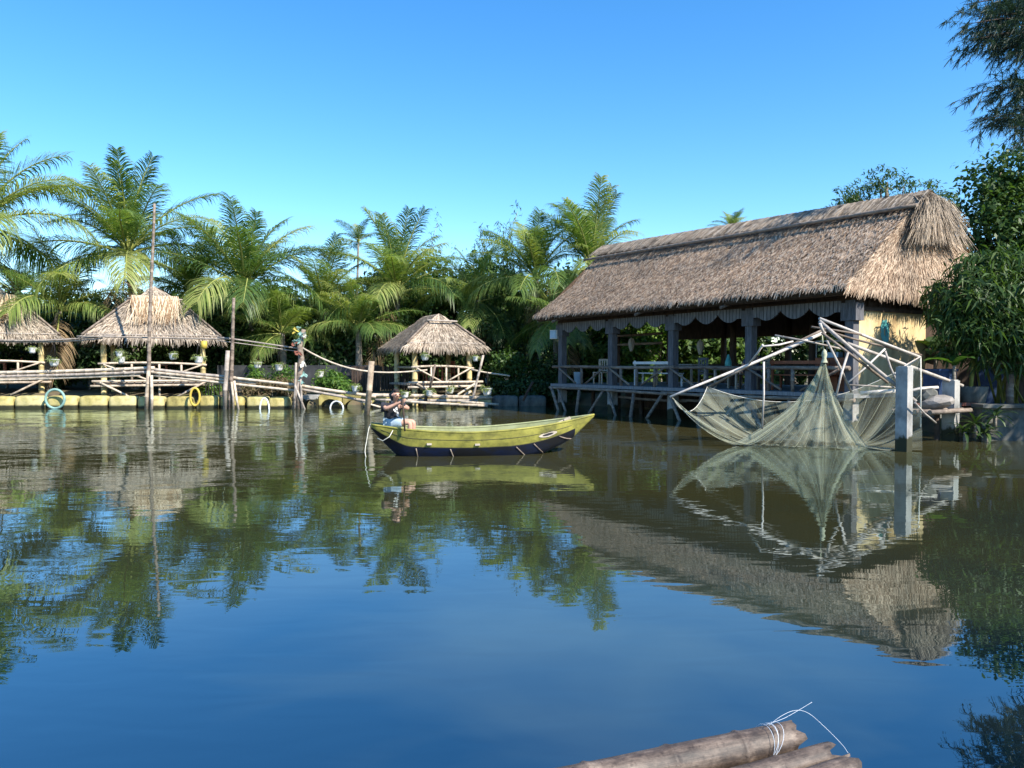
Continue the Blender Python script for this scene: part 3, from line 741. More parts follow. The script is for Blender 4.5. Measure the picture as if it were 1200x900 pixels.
# hanging bits inside
for x, y_, z, lb in ((2.6, 1.2, 2.5, 'small pale paper lantern hanging beside the second post of the pavilion'), (5.6, 1.6, 2.35, 'draped grey cloth hanging by the third post of the pavilion')):
    e = empty('hanging_lantern', pavw(x, y_, z), 0, lb, 'lantern')
    mb = MB(); mb.lathe([(.02, .2), (.1, .12), (.13, 0), (.1, -.14), (.05, -.3)], seg=10); mb.build('shade', M['wood_pale'], e)
    mb = MB(); mb.tube([(0, 0, .18), (0, 0, .95)], .006, 4); mb.build('cord', M['dark'], e)

# ------------------------------------------------------------------ small thatched huts on the left
def hip_roof(mb, hx, hy, ze, gx_, gy_, z1, zr, n, mi=0):
    E = [Vector((-hx, -hy, ze)), Vector((hx, -hy, ze)), Vector((hx, hy, ze)), Vector((-hx, hy, ze))]
    G = [Vector((-gx_, -gy_, z1)), Vector((gx_, -gy_, z1)), Vector((gx_, gy_, z1)), Vector((-gx_, gy_, z1))]
    r0 = Vector((0, -gy_ + .12, zr)); r1 = Vector((0, gy_ - .12, zr))
    for i in range(4):
        j = (i + 1) % 4; thatch_slope(mb, E[i], E[j], G[j], G[i], int(n * 1.8), .13, (.2, .45), (.014, .036), .06, mi, 1, .2)
    thatch_slope(mb, G[1], G[2], r1, r0, n // 4, .1, (.2, .4), (.025, .06), .05, mi, 1, .1)
    thatch_slope(mb, G[3], G[0], r0, r1, n // 4, .1, (.2, .4), (.025, .06), .05, mi, 1, .1)
    for a, b, c in ((G[0], G[1], r0), (G[2], G[3], r1)):
        thatch_slope(mb, a, b, c, c, n // 6, .08, (.2, .5), (.025, .06), .06, mi, 1, .15)
def straw_drape(mb, a, b, outdir, n, L, mi=0):
    a, b, outdir = Vector(a), Vector(b), Vector(outdir)
    for k in range(n):
        p0 = a.lerp(b, rnd.random()) + Vector((0, 0, rnd.uniform(0, .1))); l = L * rnd.uniform(.12, 1) ** 1.3
        dx = rnd.uniform(-.25, .25) * l; p1 = p0 + outdir * l * .45 + Vector((dx * .4, 0, -l * .3)); p2 = p0 + outdir * l * .95 + Vector((dx, 0, -l * .72))
        al = Vector((rnd.uniform(.006, .018), 0, 0)); q = len(mb.v)
        mb.v += [tuple(x) for x in (p0 - al, p0 + al, p1 + al, p1 - al, p2 + al * .4, p2 - al * .4)]
        for f in ((0, 1, 2, 3), (3, 2, 4, 5)): mb.f.append(tuple(q + i for i in f)); mb.mi.append(mi); mb.sm.append(False)
def hut(label, loc, rz, hp, hx, hy, ze, gx_, gy_, z1, zr, dk, rail, group, n=1500, lowrail=True, drape=True):
    e = empty('thatched_hut', loc, rz, label, 'hut', group)
    mb = MB(); hip_roof(mb, hx, hy, ze, gx_, gy_, z1, zr, n)
    if drape: straw_drape(mb, (-gx_, -gy_ - .12, z1 + .12), (gx_, -gy_ - .12, z1 + .12), (0, -.75, 0), 620, 1.9, 2)
    mb.build('roof', [M['thatch_pale'], M['thatch_under'], M['straw']], e)
    mb = MB(); mb.bamboo((-gx_ - .15, -gy_ - .2, z1 + .08), (gx_ + .2, -gy_ - .2, z1 + .06), .035); mb.build('ridge_pole', M['bamboo_grey'], e)
    for sg in (-1, 1):                  # corner battens on the hips
        mb = MB(); mb.bamboo((sg * (hx + .02), -hy - .05, ze + .08), (sg * gx_ * .98, -gy_ - .06, z1 + .1), .045); mb.build('hip_batten', M['log'], e)
    mb = MB(); mb.bamboo((-hx, -hy + .02, ze + .1), (hx, -hy + .02, ze + .1), .025); mb.build('eave_batten', M['bamboo_grey'], e)
    for sx in (-1, 1):
        for sy in (-1, 1):
            mb = MB(); mb.bamboo((sx * hp, sy * hp, -.5), (sx * hp, sy * hp, ze + .25), .12, .11, 10, .5); mb.build('post', M['post_yellow'], e)
    for sy in (-1, 1):
        mb = MB(); mb.bamboo((-hp - .3, sy * hp, ze + .02), (hp + .3, sy * hp, ze + .02), .05); mb.build('beam', M['wood_dark'], e)
    mb = MB()
    for k in range(22):
        y = -hp - .35 + (2 * hp + .7) * (k + .5) / 22; mb.bamboo((-hp - .25, y, dk), (hp + .25, y, dk), .05, seg=6, node_l=1.0)
    mb.build('deck', M['bamboo_grey'], e)
    mb = MB(); mb.bamboo((-hp - .4, -hp - .42, dk + .09), (hp + .45, -hp - .42, dk + .1), .05); mb.build('deck_edge', M['bamboo'], e)
    mb = MB(); mb.bamboo((-hp - .45, -hp - .44, dk - .10), (hp + .4, -hp - .44, dk - .08), .05); mb.build('deck_edge', M['bamboo'], e)
    mb = MB()
    for k in range(16): mb.box((-hp - .3 + (2 * hp + .6) * k / 15, -hp - .40, dk), (.06, .05, .1))
    mb.build('deck_slat', M['wood_dark'], e)
    mb = MB(); mb.bamboo((-hp - .2, -hp - .14, rail), (hp + .15, -hp - .14, rail - .05), .045, sag=-.07); mb.build('top_rail', M['bamboo'], e)
    for x in (-hp * .45, hp * .1, hp * .55):
        mb = MB(); mb.bamboo((x, -hp - .12, dk - .9 if x == hp * .1 else dk), (x, -hp - .12, rail), .045); mb.build('rail_post', M['bamboo'], e)
    for sg in (-1, 1):
        mb = MB(); mb.bamboo((sg * (hp + .1), -hp - .5, dk + .05), (sg * (hp - 1.1), -hp - .55, dk - .62), .045); mb.build('deck_brace', M['bamboo'], e)
        mb = MB(); mb.bamboo((sg * hp, -hp - .2, rail - .03), (sg * hp * .1, -hp - .2, dk + .12), .035); mb.build('rail_brace', M['bamboo'], e)
        mb = MB(); mb.bamboo((sg * hp, -hp, rail - .02), (sg * hp, hp, rail), .045); mb.build('side_rail', M['bamboo'], e)
    mb = MB(); mb.bamboo((-hp, hp + .12, rail), (hp, hp + .12, rail), .045); mb.build('back_rail', M['bamboo'], e)
    return e
HG = 'small thatched huts along the far bank'
YH = 31.9
hc = P(184, 440, YH + 2.3)
hut2 = hut('thatched hut behind the tall slender pole, straw hanging over its front', (hc.x, YH + 2.3, 0), R(22), 1.9, 2.62, 2.3, 2.86, .92, .8, 4.5, 5.12, .95, 1.76, HG)
hut1 = copy_tree(hut2); h1 = P(-6, 440, YH + 2.5); hut1.location = (h1.x, YH + 2.5, .1); hut1.rotation_euler.z = R(28)
hut1['label'] = 'thatched hut cut off by the left edge of the photo'
h3 = P(513, 440, 33.2)
hut3 = hut('smaller thatched hut standing behind the person in the boat', (h3.x - .25, 33.4, 0), R(26), 1.22, 1.72, 1.66, 2.52, .5, .95, 3.5, 3.88, .9, 1.62, HG, 1300, True, False)
for hh, nm, sc in ((hut1, 'left edge', 1), (hut2, 'tall pole', 1), (hut3, 'small', .8)):
    m_ = hh.matrix_basis
    for k, (x, y, rz) in enumerate(((-.75 * sc, .1, 1.57), (.85 * sc, .1, -1.57))):
        lb = {'left edge': ('red brown chair on the left in the hut cut off by the photo edge', 'red brown chair on the right in the hut cut off by the photo edge'),
              'tall pole': ('red brown chair left of the table in the hut behind the tall pole', 'red brown chair right of the table in the hut behind the tall pole'),
              'small': ('red brown chair left of the table in the smaller hut', 'red brown chair right of the table in the smaller hut')}[nm][k]
        chair(lb, m_ @ Vector((x, y - .3, (.95 if hh is not hut3 else .9) + .05)), hh.rotation_euler.z + rz, M['wood_red'], 'red brown chairs in the huts')
    table({'left edge': 'red brown table in the hut cut off by the photo edge', 'tall pole': 'red brown table in the hut behind the tall pole', 'small': 'red brown table in the smaller hut'}[nm],
          m_ @ Vector((.05, -.1, (.95 if hh is not hut3 else .9) + .05)), hh.rotation_euler.z, (.8 * sc, .8 * sc, .72), M['wood_red'], 'red brown tables in the huts')

# ------------------------------------------------------------------ edge blocks (pale yellow) at the waterline
def block_mesh(arch=False):
    mb = MB(); prof = [(-.5, .66), (-.488, .80), (-.45, .93), (-.36, 1.0), (0, 1.04), (.36, 1.0), (.45, .93), (.488, .80), (.5, .66)]; seg = 20; b = 0
    for x, k in prof:
        for q in range(seg):
            a = 2 * math.pi * q / seg; ca, sa = math.cos(a), math.sin(a)
            y = math.copysign(abs(ca) ** .45, ca) * .32 * k; z = math.copysign(abs(sa) ** .45, sa) * .31 * k + .17
            mb.v.append((x, y, z))
    for i in range(len(prof) - 1):
        for q in range(seg):
            q2 = (q + 1) % seg; mb.f.append((i * seg + q, i * seg + q2, (i + 1) * seg + q2, (i + 1) * seg + q)); mb.mi.append(0); mb.sm.append(True)
    mb.f.append(tuple(reversed(range(seg)))); mb.mi.append(0); mb.sm.append(False)
    mb.f.append(tuple((len(prof) - 1) * seg + q for q in range(seg))); mb.mi.append(0); mb.sm.append(False)
    return mb
BG = 'pale yellow blocks along the water edge'
BL = [(-28, 10.5, 'pale yellow edge block cut off by the left border of the photo'),
      (12, 48.5, 'pale yellow edge block just left of the turquoise hoop'),
      (50, 86, 'pale yellow edge block right behind the turquoise hoop'),
      (88, 121.5, 'pale yellow edge block between the turquoise hoop and the left post of the pole hut'),
      (123, 156, 'pale yellow edge block below the left post of the hut with the tall pole'),
      (157.5, 189, 'pale yellow edge block hidden in part by the foot of the tall pole'),
      (191, 222, 'pale yellow edge block just left of the yellow hoop'),
      (230, 253, 'short pale yellow edge block just right of the yellow hoop'),
      (255, 284, 'pale yellow edge block behind the leaning pole bundle'),
      (286, 311, 'pale yellow edge block just left of the first white arch'),
      (312, 336, 'pale yellow edge block right behind the first white arch')]
ref = block_mesh().build('edge_block', M['float'])
for i, (a, b, lb) in enumerate(BL):
    o = ref if i == 0 else ref.copy()
    if i: COL.objects.link(o)
    pa, pb = W(a, 479), W(b, 479); o.location = ((pa.x + pb.x) / 2, 30.15 + .32, rnd.uniform(-.02, .02)); o.scale = ((pb.x - pa.x) * .965, 1, rnd.uniform(.95, 1.03))
    o.rotation_euler.z = rnd.uniform(-.02, .02); tag(o, lb, 'edge block', BG)
def arch_block(a, b, lb, h=.5, mat='float'):
    pa, pb = W(a, 478), W(b, 478); wd = pb.x - pa.x; mb = MB(); N = 14
    out = []; inn = []
    for k in range(N + 1):
        an = math.pi * (1 - k / N); inn.append(Vector((math.cos(an) * wd * .44, 0, math.sin(an) * h * .72 - .03)))
        x = math.cos(an) * wd * .5; out.append(Vector((max(-wd / 2, min(wd / 2, x * 1.25)), 0, min(h, math.sin(an) * h * 1.6 - .03))))
    for k in range(N):
        for y_, s_ in ((-.3, 1), (.3, -1)):
            q = [inn[k], inn[k + 1], out[k + 1], out[k]]; q = [v + Vector((0, y_, 0)) for v in q]; mb.face(q if s_ > 0 else q[::-1])
        for L_ in (inn, out): mb.face([L_[k] + Vector((0, -.3, 0)), L_[k] + Vector((0, .3, 0)), L_[k + 1] + Vector((0, .3, 0)), L_[k + 1] + Vector((0, -.3, 0))], 0, True)
    o = mb.build('arch_block', M[mat]); o.location = ((pa.x + pb.x) / 2, 31.1, 0); return tag(o, lb, 'arch block', 'arched blocks under the ramp')
arch_block(352, 371, 'arched edge block just right of the rag wrapped pole', .5, 'concrete')
arch_block(372, 399, 'arched edge block behind the second white arch', .52)
arch_block(400, 428, 'arched edge block left of the leaning stump in front of the ramp end', .48)
arch_block(431, 452, 'arched edge block right of the leaning stump behind the person', .42)
for a, b, lb, mat in ((454, 490, 'pale block under the left front of the smaller hut', 'float'), (492, 528, 'pale block under the middle of the smaller hut', 'float'), (530, 548, 'pale block under the right front post of the smaller hut', 'float'), (550, 576, 'yellow edge block at the right end of the smaller hut', 'float'), (577, 607, 'dark concrete edge block right of the smaller hut', 'concrete_dark'), (608, 640, 'dark concrete edge block below the dark shrubs', 'concrete_dark')):
    o = ref.copy(); COL.objects.link(o); pa, pb = W(a, 476), W(b, 476); o.location = ((pa.x + pb.x) / 2, 31.9 + .3, -.02); o.scale = (pb.x - pa.x, 1, .95)
    if mat != 'float':
        o.data = ref.data.copy(); o.data.materials[0] = M[mat]
    tag(o, lb, 'edge block', BG if mat == 'float' else 'dark concrete edge blocks')

# hoops
def hoop(label, px, py, Y, rad, tr, mat, rot=0, arc=(0, 2 * math.pi), sq=1.0, group=None):
    mb = MB(); mb.ring((0, 0, 0), rad, tr, arc=arc, rot=rot, sq=sq); o = mb.build('hoop', M[mat]); o.location = P(px, py, Y); return tag(o, label, 'hoop', group)
hoop('turquoise hoop standing on the edge blocks at left', 64.5, 467.5, 29.95, .37, .05, 'pale_teal')
hoop('yellow hoop hanging at the right post of the hut with the tall pole', 228.5, 465, 29.95, .34, .045, 'yellow', .3, sq=.5)
hoop('white arch in the water right of the leaning pole bundle', 310, 479.5, 29.8, .42, .035, 'white', 0, (-.15, math.pi + .15), .42, 'white arches in the water')
hoop('white arch in the water below the ramp and shrubs', 394.5, 479, 30.2, .30, .035, 'white', 0, (-.2, math.pi + .2), .85, 'white arches in the water')

# ------------------------------------------------------------------ bamboo poles of the walkway and lines
def pole(label, a, b, r, mat='bamboo', group=None, name='bamboo_pole', cat='bamboo pole', sag=0, r2=None, wob=.02, node_l=.38):
    a, b = Vector(a), Vector(b); mb = MB(); mb.bamboo(a, b, r, r2, 8, node_l, sag, wob=wob); o = mb.build(name, M[mat], None, a); return tag(o, label, cat, group)
RG = 'bamboo rails along the front of the huts'
YR = 30.0
pole('upper pale bamboo rail from the left border to the tall pole', P(-25, 437, YR), P(181, 431, YR), .065, group=RG, sag=.03)
pole('middle bamboo rail from the left border to the tall pole', P(-25, 441.5, YR - .03), P(181, 436, YR - .05), .06, 'bamboo_grey', RG, sag=.02)
pole('lowest thin bamboo rail from the left border to the tall pole', P(-25, 446, YR), P(165, 440, YR), .045, group=RG)
pole('upper bamboo rail from the tall pole to the leaning pole bundle', P(172, 432, YR), P(276, 443, YR), .06, 'bamboo_grey', RG)
pole('middle bamboo rail from the tall pole past the leaning pole bundle', P(172, 436, YR - .05), P(300, 449, YR), .055, group=RG)
pole('lowest bamboo rail from the tall pole to the rag wrapped pole', P(178, 440, YR), P(350, 458, YR), .05, group=RG)
pole('upper bamboo rail of the ramp from the pole bundle to the rag wrapped pole', P(266, 442, YR - .08), P(354, 452, YR), .055, group=RG)
pole('upper bamboo rail of the ramp from the rag wrapped pole to the leaning stump', P(346, 451, YR), P(440, 465, YR + .3), .06, group=RG)
pole('lower bamboo rail of the ramp from the rag wrapped pole to the leaning stump', P(345, 455, YR - .05), P(436, 471, YR + .2), .05, 'bamboo_grey', RG)
pole('thin bamboo rail crossing the ramp end behind the leaning stump', P(385, 460, YR + .2), P(446, 477, YR + .2), .04, group=RG)
pole('bamboo walkway pole running from the leaning stump under the smaller hut', P(426, 463, 30.7), P(577, 466, 31.2), .075, group=RG)
pole('bamboo walkway pole below the smaller hut, second from the top', P(440, 468.5, 30.8), P(560, 470, 31.0), .06, 'bamboo_grey', RG)
pole('long bamboo pole slanting over the blocks under the smaller hut', P(470, 470, 30.6), P(572, 476, 30.5), .055, group=RG)
pole('short bamboo pole touching the water right of the smaller hut', P(540, 471, 30.5), P(584, 474, 30.6), .05, group=RG)
pole('pale bamboo stub slanting up beside the right post of the smaller hut', P(540, 467, 31.3), P(552, 458, 31.4), .05, group=RG)
LG = 'thin line of poles strung above the huts railings'
YL = 30.15
pole('thin upper line of bamboo from the left border to the pole hut', P(-30, 397, YL), P(136, 393, YL), .035, 'bamboo_grey', LG, sag=.12)
pole('thin second line of bamboo crossing under the left hut eave', P(-20, 399, YL + .05), P(120, 396, YL + .05), .025, 'bamboo_grey', LG, sag=.12)
pole('thin line of bamboo across the front eave of the hut with the tall pole', P(90, 394, YL - .05), P(276, 397.5, YL), .03, 'bamboo_grey', LG)
pole('thin line of bamboo from the short pole to the rag wrapped pole', P(255, 395, YL - .02), P(352, 408.5, YL), .03, 'bamboo_grey', LG)
pole('thinner lower line from the short pole to the rag wrapped pole', P(255, 399, YL), P(352, 412, YL), .018, 'bamboo_grey', LG)
pole('pale pipe sagging from the rag wrapped pole to the leaning stump', P(354, 407.5, YL), P(434, 435.5, YL), .035, 'bamboo', LG, sag=.18)
pole('pale pipe from the leaning stump to the smaller hut rail', P(432, 435.5, YL), P(500, 434, YL + .8), .03, 'bamboo', LG, sag=.04)
pole('bamboo pole sticking out to the right from the smaller hut rail', P(552, 433, 31.6), P(597, 441, 31.6), .035, 'bamboo', LG)
SG = 'upright poles standing in the pond in front of the huts'
YP = 29.8
pole('very tall slender dark pole rising above the hut roof', P(174, 481, YP), P(180, 238, YP), .085, 'log', SG, 'mooring_pole', 'pole', r2=.05, wob=.04)
pole('thick bamboo stump bound to the foot of the tall pole on its left', P(171.5, 481, YP - .1), P(174, 434, YP - .1), .075, 'bamboo', SG, 'mooring_pole', 'pole', node_l=.5)
pole('bamboo stump bound to the foot of the tall pole on its right', P(177.5, 481, YP - .15), P(178, 440, YP - .15), .06, 'bamboo', SG, 'mooring_pole', 'pole')
pole('tall weathered pole in the middle of the leaning pole bundle', P(269, 480, YP), P(274.5, 350, YP), .085, 'log', SG, 'mooring_pole', 'pole', r2=.06, wob=.05)
pole('short thick bamboo post at the left of the leaning pole bundle', P(263.5, 480, YP - .1), P(266.5, 411, YP - .1), .085, 'bamboo_grey', SG, 'mooring_pole', 'pole', node_l=.6)
pole('thin bamboo leaning at the right of the pole bundle', P(279.5, 480, YP - .05), P(274, 446, YP), .05, 'bamboo', SG, 'mooring_pole', 'pole')
pole('thin upright bamboo within the pole bundle', P(273.5, 480, YP - .15), P(272, 447, YP - .1), .045, 'bamboo', SG, 'mooring_pole', 'pole')
pole('leaning wooden stump just left of the person in the boat', P(429, 492, 26.2), P(436, 423, 26.2), .10, 'stump', SG, 'mooring_pole', 'pole', node_l=2)
pole('slanting thin grey pole at the right post of the smaller hut', P(552, 478, 30.9), P(566, 416, 31.0), .05, 'bamboo_grey', SG, 'mooring_pole', 'pole')
pole('dark slanting stick in front of the smaller hut rail', P(503, 458, 31.0), P(510.5, 427, 31.0), .05, 'log', SG, 'mooring_pole', 'pole')
pole('dark short stump in the water below the smaller hut', P(497, 478, 30.7), P(500, 462, 30.8), .07, 'wood_dark', SG, 'mooring_pole', 'pole')
pole('dark slanting pole among the shrubs left of the big pavilion', P(613, 470, 30.6), P(624, 448, 30.6), .05, 'wood_dark', SG, 'mooring_pole', 'pole')
# rag wrapped pole
e = empty('mooring_pole', P(351, 480, YP), 0, 'crooked pole wrapped in turquoise and yellow rags', 'pole', SG); e0 = e.location
def rel(px, py, dy=0): return P(px, py, YP + dy) - e0
mb = MB(); mb.tube([rel(349, 482), rel(350, 450), rel(353, 420), rel(351, 405), rel(356, 386)], [.12, .12, .12, .11, .08], 9); mb.build('shaft', M['log'], e)
mb = MB()
for a, b in (((345, 480), (347, 425)), ((354, 480), (352, 440)), ((357, 480), (346, 452)), ((343, 480), (350, 448))): mb.bamboo(rel(*a, -.1), rel(*b, -.12), .045)
mb.build('prop', M['bamboo_grey'], e)
def rag(pts, mat, nm='rag'):
    for (px, py, r_) in pts:
        mb = MB(); c = rel(px, py, -.14)
        for k in range(7):
            d = Vector((rnd.uniform(-1, 1), rnd.uniform(-.6, .2), rnd.uniform(-1.2, .4))) * r_; d2 = Vector((rnd.uniform(-1, 1), rnd.uniform(-.3, .3), rnd.uniform(-1, 1))) * r_ * .5
            mb.face([c + d2 * .4, c + d * .6 + d2, c + d, c + d * .55 - d2])
        mb.build(nm, M[mat], e)
rag([(354, 391, .22), (351, 397, .26), (346, 399, .2), (357, 437, .16), (354, 446, .16), (349, 384, .16)], 'pale_teal'); rag([(347, 386, .2)], 'yellow'); rag([(344, 401, .18), (350, 412, .18)], 'brick'); rag([(356, 424, .2), (358, 392, .14)], 'rope')

# ------------------------------------------------------------------ hanging flower pots
def pot_proto():
    e = empty('hanging_pot', (0, 0, 0))
    mb = MB(); mb.lathe([(.001, -.15), (.10, -.15), (.13, -.08), (.165, .08), (.175, .09), (.155, .075), (.001, .06)], seg=14); mb.build('pot', M['white'], e)
    me = quads_mesh('plant', leaf_cloud([(0, 0, .11, .2, .2, .11), (-.1, 0, .08, .14, .14, .09), (.12, 0, .07, .14, .14, .09)], 260, .11, .3, .5, 10), 4, [M['leaf_pale']]); link_mesh('plant', me, e)
    mb = MB()
    for k in range(3):
        a = k * 2.1; mb.tube([(.16 * math.cos(a), .16 * math.sin(a), .08), (0, 0, .62)], .006, 4)
    mb.build('hanger', M['dark'], e); return e
POTS = [(38, 410, .9, 'small white hanging pot left of the yellow post of the left hut'), (63.5, 424, 1.15, 'largest white hanging pot between the left hut and the pole hut'),
        (140, 414, .9, 'upper one of two hanging pots at the left post of the pole hut'), (142, 421, 1.0, 'lower one of two hanging pots at the left post of the pole hut'),
        (203, 417, 1.0, 'white hanging pot in the opening of the pole hut'), (233, 421, 1.1, 'hanging pot with trailing leaves at the right post of the pole hut'),
        (302, 427, 1.0, 'first white hanging pot right of the leaning pole bundle'), (327, 430, 1.0, 'second white hanging pot just left of the rag wrapped pole'),
        (375, 438, .95, 'white hanging pot just right of the rag wrapped pole'), (417, 455, 1.05, 'hanging pot with pale leaves left of the leaning stump'),
        (474.5, 462, 1.0, 'hanging pot directly right of the head of the person in the boat'), (498, 418, 1.0, 'hanging pot under the eave by the front post of the smaller hut'),
        (503, 460, 1.0, 'hanging pot low beside the dark stump of the smaller hut'), (527.5, 457, 1.0, 'hanging pot below the middle of the deck edge of the smaller hut'),
        (557.5, 420, .8, 'small hanging pot at the right post of the smaller hut'), (571, 458, 1.25, 'big hanging pot below the pole that sticks out right of the smaller hut')]
pp = pot_proto()
for i, (px, py, s, lb) in enumerate(POTS):
    o = pp if i == 0 else copy_tree(pp)
    o.location = P(px, py, 29.95 if px < 440 else 30.55); o.scale = (s, s, s); o.rotation_euler.z = i * 1.3; tag(o, lb, 'flower pot', 'hanging flower pots')
# yellow lantern
e = empty('lantern', P(239, 404, 31.0), 0, 'yellow cylinder lantern under the eave of the hut with the tall pole', 'lantern')
mb = MB(); mb.lathe([(.001, -.16), (.12, -.15), (.13, 0), (.12, .15), (.001, .16)], seg=12); mb.build('shade', M['yellow'], e)
mb = MB(); mb.tube([(0, 0, .15), (0, 0, .4)], .01, 5); mb.build('cord', M['dark'], e)

# ------------------------------------------------------------------ boat
bs, bb_ = P(435, 500, 14.5), P(696, 490, 15.2)
BL_ = math.hypot(bb_.x - bs.x, bb_.y - bs.y); brz = math.atan2(bb_.y - bs.y, bb_.x - bs.x)
BE = empty('rowing_boat', (bs.x, bs.y, 0), brz, 'long yellow green wooden boat with a dark blue bottom and a painted bow eye', 'boat')
def bsec(f):        # half beam at gunwale, keel z, gunwale z, bilge half beam
    b = .60 * (max(0, math.sin(min(1, .05 + f * .98) * math.pi)) ** .62)
    if f > .55: b = .60 * math.sin(math.pi * (.05 + .55 * .98)) ** .62 * max(0.0, 1 - ((f - .55) / .45) ** 2.0) + .012
    if f < .12: b = .22 + (b - .22) * (f / .12) if b > .22 else .22 - .05 * (1 - f / .12)
    g = .44 + .14 * max(0, (.45 - f) / .45) ** 2.2 + .27 * max(0, (f - .42) / .58) ** 1.7
    k = -.16 + .66 * max(0, (.16 - f) / .16) ** 1.25 + .44 * max(0, (min(f, .9) - .58) / .32) ** 1.9 + (.40 * (f - .9) / .1 if f > .9 else 0)
    return b, min(k, g - .02), g
NS = 40; secs = []
for i in range(NS + 1):
    f = i / NS; b, k, g = bsec(f); x = f * BL_; stripe = k + (g - k) * (.42 if f < .75 else .42 - .25 * (f - .75) / .25)
    prof = []
    for q, (bf, zf) in enumerate(((1.0, 1.0), (.985, .84), (.955, .68), (.92, .55), (.91, .53), (.80, .26), (.6, .1), (.25, .015), (0, 0))):
        prof.append((b * bf, k + (g - k) * zf))
    secs.append((x, prof, b, k, g))
mb = MB(); npf = 9
ring_n = npf * 2 - 1
for x, prof, b, k, g in secs:
    for (y, z) in prof: mb.v.append((x, -y, z))
    for (y, z) in reversed(prof[:-1]): mb.v.append((x, y, z))
for i in range(NS):
    for q in range(ring_n - 1):
        a = i * ring_n + q; qq = q if q < npf - 1 else ring_n - 2 - q
        mi = 0 if qq < 3 else (2 if qq == 3 else 1)
        if i >= NS * .90: mi = 0
        mb.f.append((a, a + ring_n, a + ring_n + 1, a + 1)); mb.mi.append(mi); mb.sm.append(True)
mb.f.append(tuple(range(ring_n))); mb.mi.append(0); mb.sm.append(False)
M['boat_yellow'] = surf('boat_yellow', (.11, .105, .03), (.29, .27, .055), 1.6, (1, 1, 2), .55, .15, 0, (.42, .385, .085), dist=.01, detail=9, blotch=.45, bscale=5)
M['boat_blue'] = surf('boat_blue', (.010, .009, .008), (.012, .012, .014), 1.1, (1, 1, 2), .6, .2, 0, (.009, .017, .05), dist=.01, spec=.12)
M['boat_seam'] = surf('boat_seam', (.05, .05, .03), (.12, .11, .04), 8, rough=.8)
M['boat_in'] = surf('boat_in', (.16, .17, .08), (.29, .31, .16), 3, rough=.7, c3=(.38, .41, .25))
mb.build('hull', [M['boat_yellow'], M['boat_blue'], M['boat_seam']], BE)
mb = MB()                            # inside skin
for x, prof, b, k, g in secs:
    for (y, z) in prof[:-2]: mb.v.append((x, -max(0, y - .03), max(z, k + .06) - .004))
    for (y, z) in reversed(prof[:-2]): mb.v.append((x, max(0, y - .03), max(z, k + .06) - .004))
rn = (npf - 2) * 2
for i in range(NS - 1):
    for q in range(rn - 1):
        a = i * rn + q; mb.f.append((a, a + 1, a + rn + 1, a + rn)); mb.mi.append(0); mb.sm.append(True)
mb.build('lining', M['boat_in'], BE)
for sg in (-1, 1):
    mb = MB(); mb.tube([(x, sg * (b - .012), g + .012) for x, prof, b, k, g in secs], .022, 6); mb.build('gunwale', M['boat_yellow'] if sg < 0 else M['boat_in'], BE)
def boat_deck(f0, f1, nm, mat, dz=-.02):
    mb = MB(); r0 = []
    for i in range(9):
        f = f0 + (f1 - f0) * i / 8; b, k, g = bsec(f); r0.append((f * BL_, b - .02, g + dz))
    for i in range(8):
        (xa, ba, za), (xb, bb2, zb) = r0[i], r0[i + 1]
        mb.face([(xa, -ba, za), (xb, -bb2, zb), (xb, bb2, zb), (xa, ba, za)]); mb.face([(xa, -ba, za - .03), (xa, ba, za - .03), (xb, bb2, zb - .03), (xb, -bb2, zb - .03)])
    xb, b2, zb = r0[-1]; mb.face([(xb, -b2, zb), (xb, -b2, zb - .03), (xb, b2, zb - .03), (xb, b2, zb)])
    mb.build(nm, M[mat], BE)
boat_deck(.003, .13, 'stern_deck', 'boat_in'); boat_deck(.86, .985, 'bow_deck', 'boat_yellow')
for f in (.30, .52, .72):
    b, k, g = bsec(f); mb = MB(); mb.box((f * BL_, 0, g - .1), (.16, 2 * b - .1, .03)); mb.build('thwart', M['boat_in'], BE)
for f, ln in ((.19, .05), (.335, .1), (.62, .25), (.70, .22), (.82, .28)):    # straps and stains of bare wood on the bottom
    b, k, g = bsec(f); mb = MB(); pts = []
    for q in range(7):
        zf = .50 - .46 * q / 6; f2 = f + ln * .25 * q / 6; b2, k2, g2 = bsec(min(f2, .95)); bf = np.interp(zf, [0, .015, .1, .26, .53, 1], [0, .25, .6, .8, .91, 1.0])
        pts.append((f2 * BL_, -b2 * bf - .006, k2 + (g2 - k2) * zf - .003))
    mb.tube(pts, .012, 5); mb.build('strap', M['log'] if f != .155 else M['rope'], BE)
def hullpt(f, zf):
    b, k, g = bsec(f); bf = np.interp(zf, [0, .53, .55, .68, .84, 1], [0, .91, .92, .955, .985, 1.0]); return Vector((f * BL_, -b * bf, k + (g - k) * zf))
for rad, h_, mt, off, nm in ((.19, .05, 'wood_pale', .006, 'bow_eye'), (.115, .022, 'black_cloth', .011, 'eye_pupil')):
    mb = MB(); pts = []
    for k_ in range(20):
        a = k_ * 2 * math.pi / 20; f = .765 + rad * math.cos(a) / BL_; p = hullpt(f, .70 + .0); p.z += h_ * math.sin(a) * (1 - .25 * abs(math.cos(a))); p.y = hullpt(f, .70).y - off; pts.append(p)
    mb.face(pts[::-1]); mb.build(nm, M[mt], BE)
for zf_ in (.78,):
    mb = MB(); mb.tube([hullpt(.04 + .84 * i / 30, zf_) + Vector((0, -.001, 0)) for i in range(31)], .006, 5); mb.build('plank_seam', M['boat_seam'], BE)
for f in (.245, .45):
    p = hullpt(f, .64); mb = MB(); mb.box(p + Vector((0, -.012, 0)), (.09, .03, .035)); mb.build('cleat', M['wood_pale'], BE)
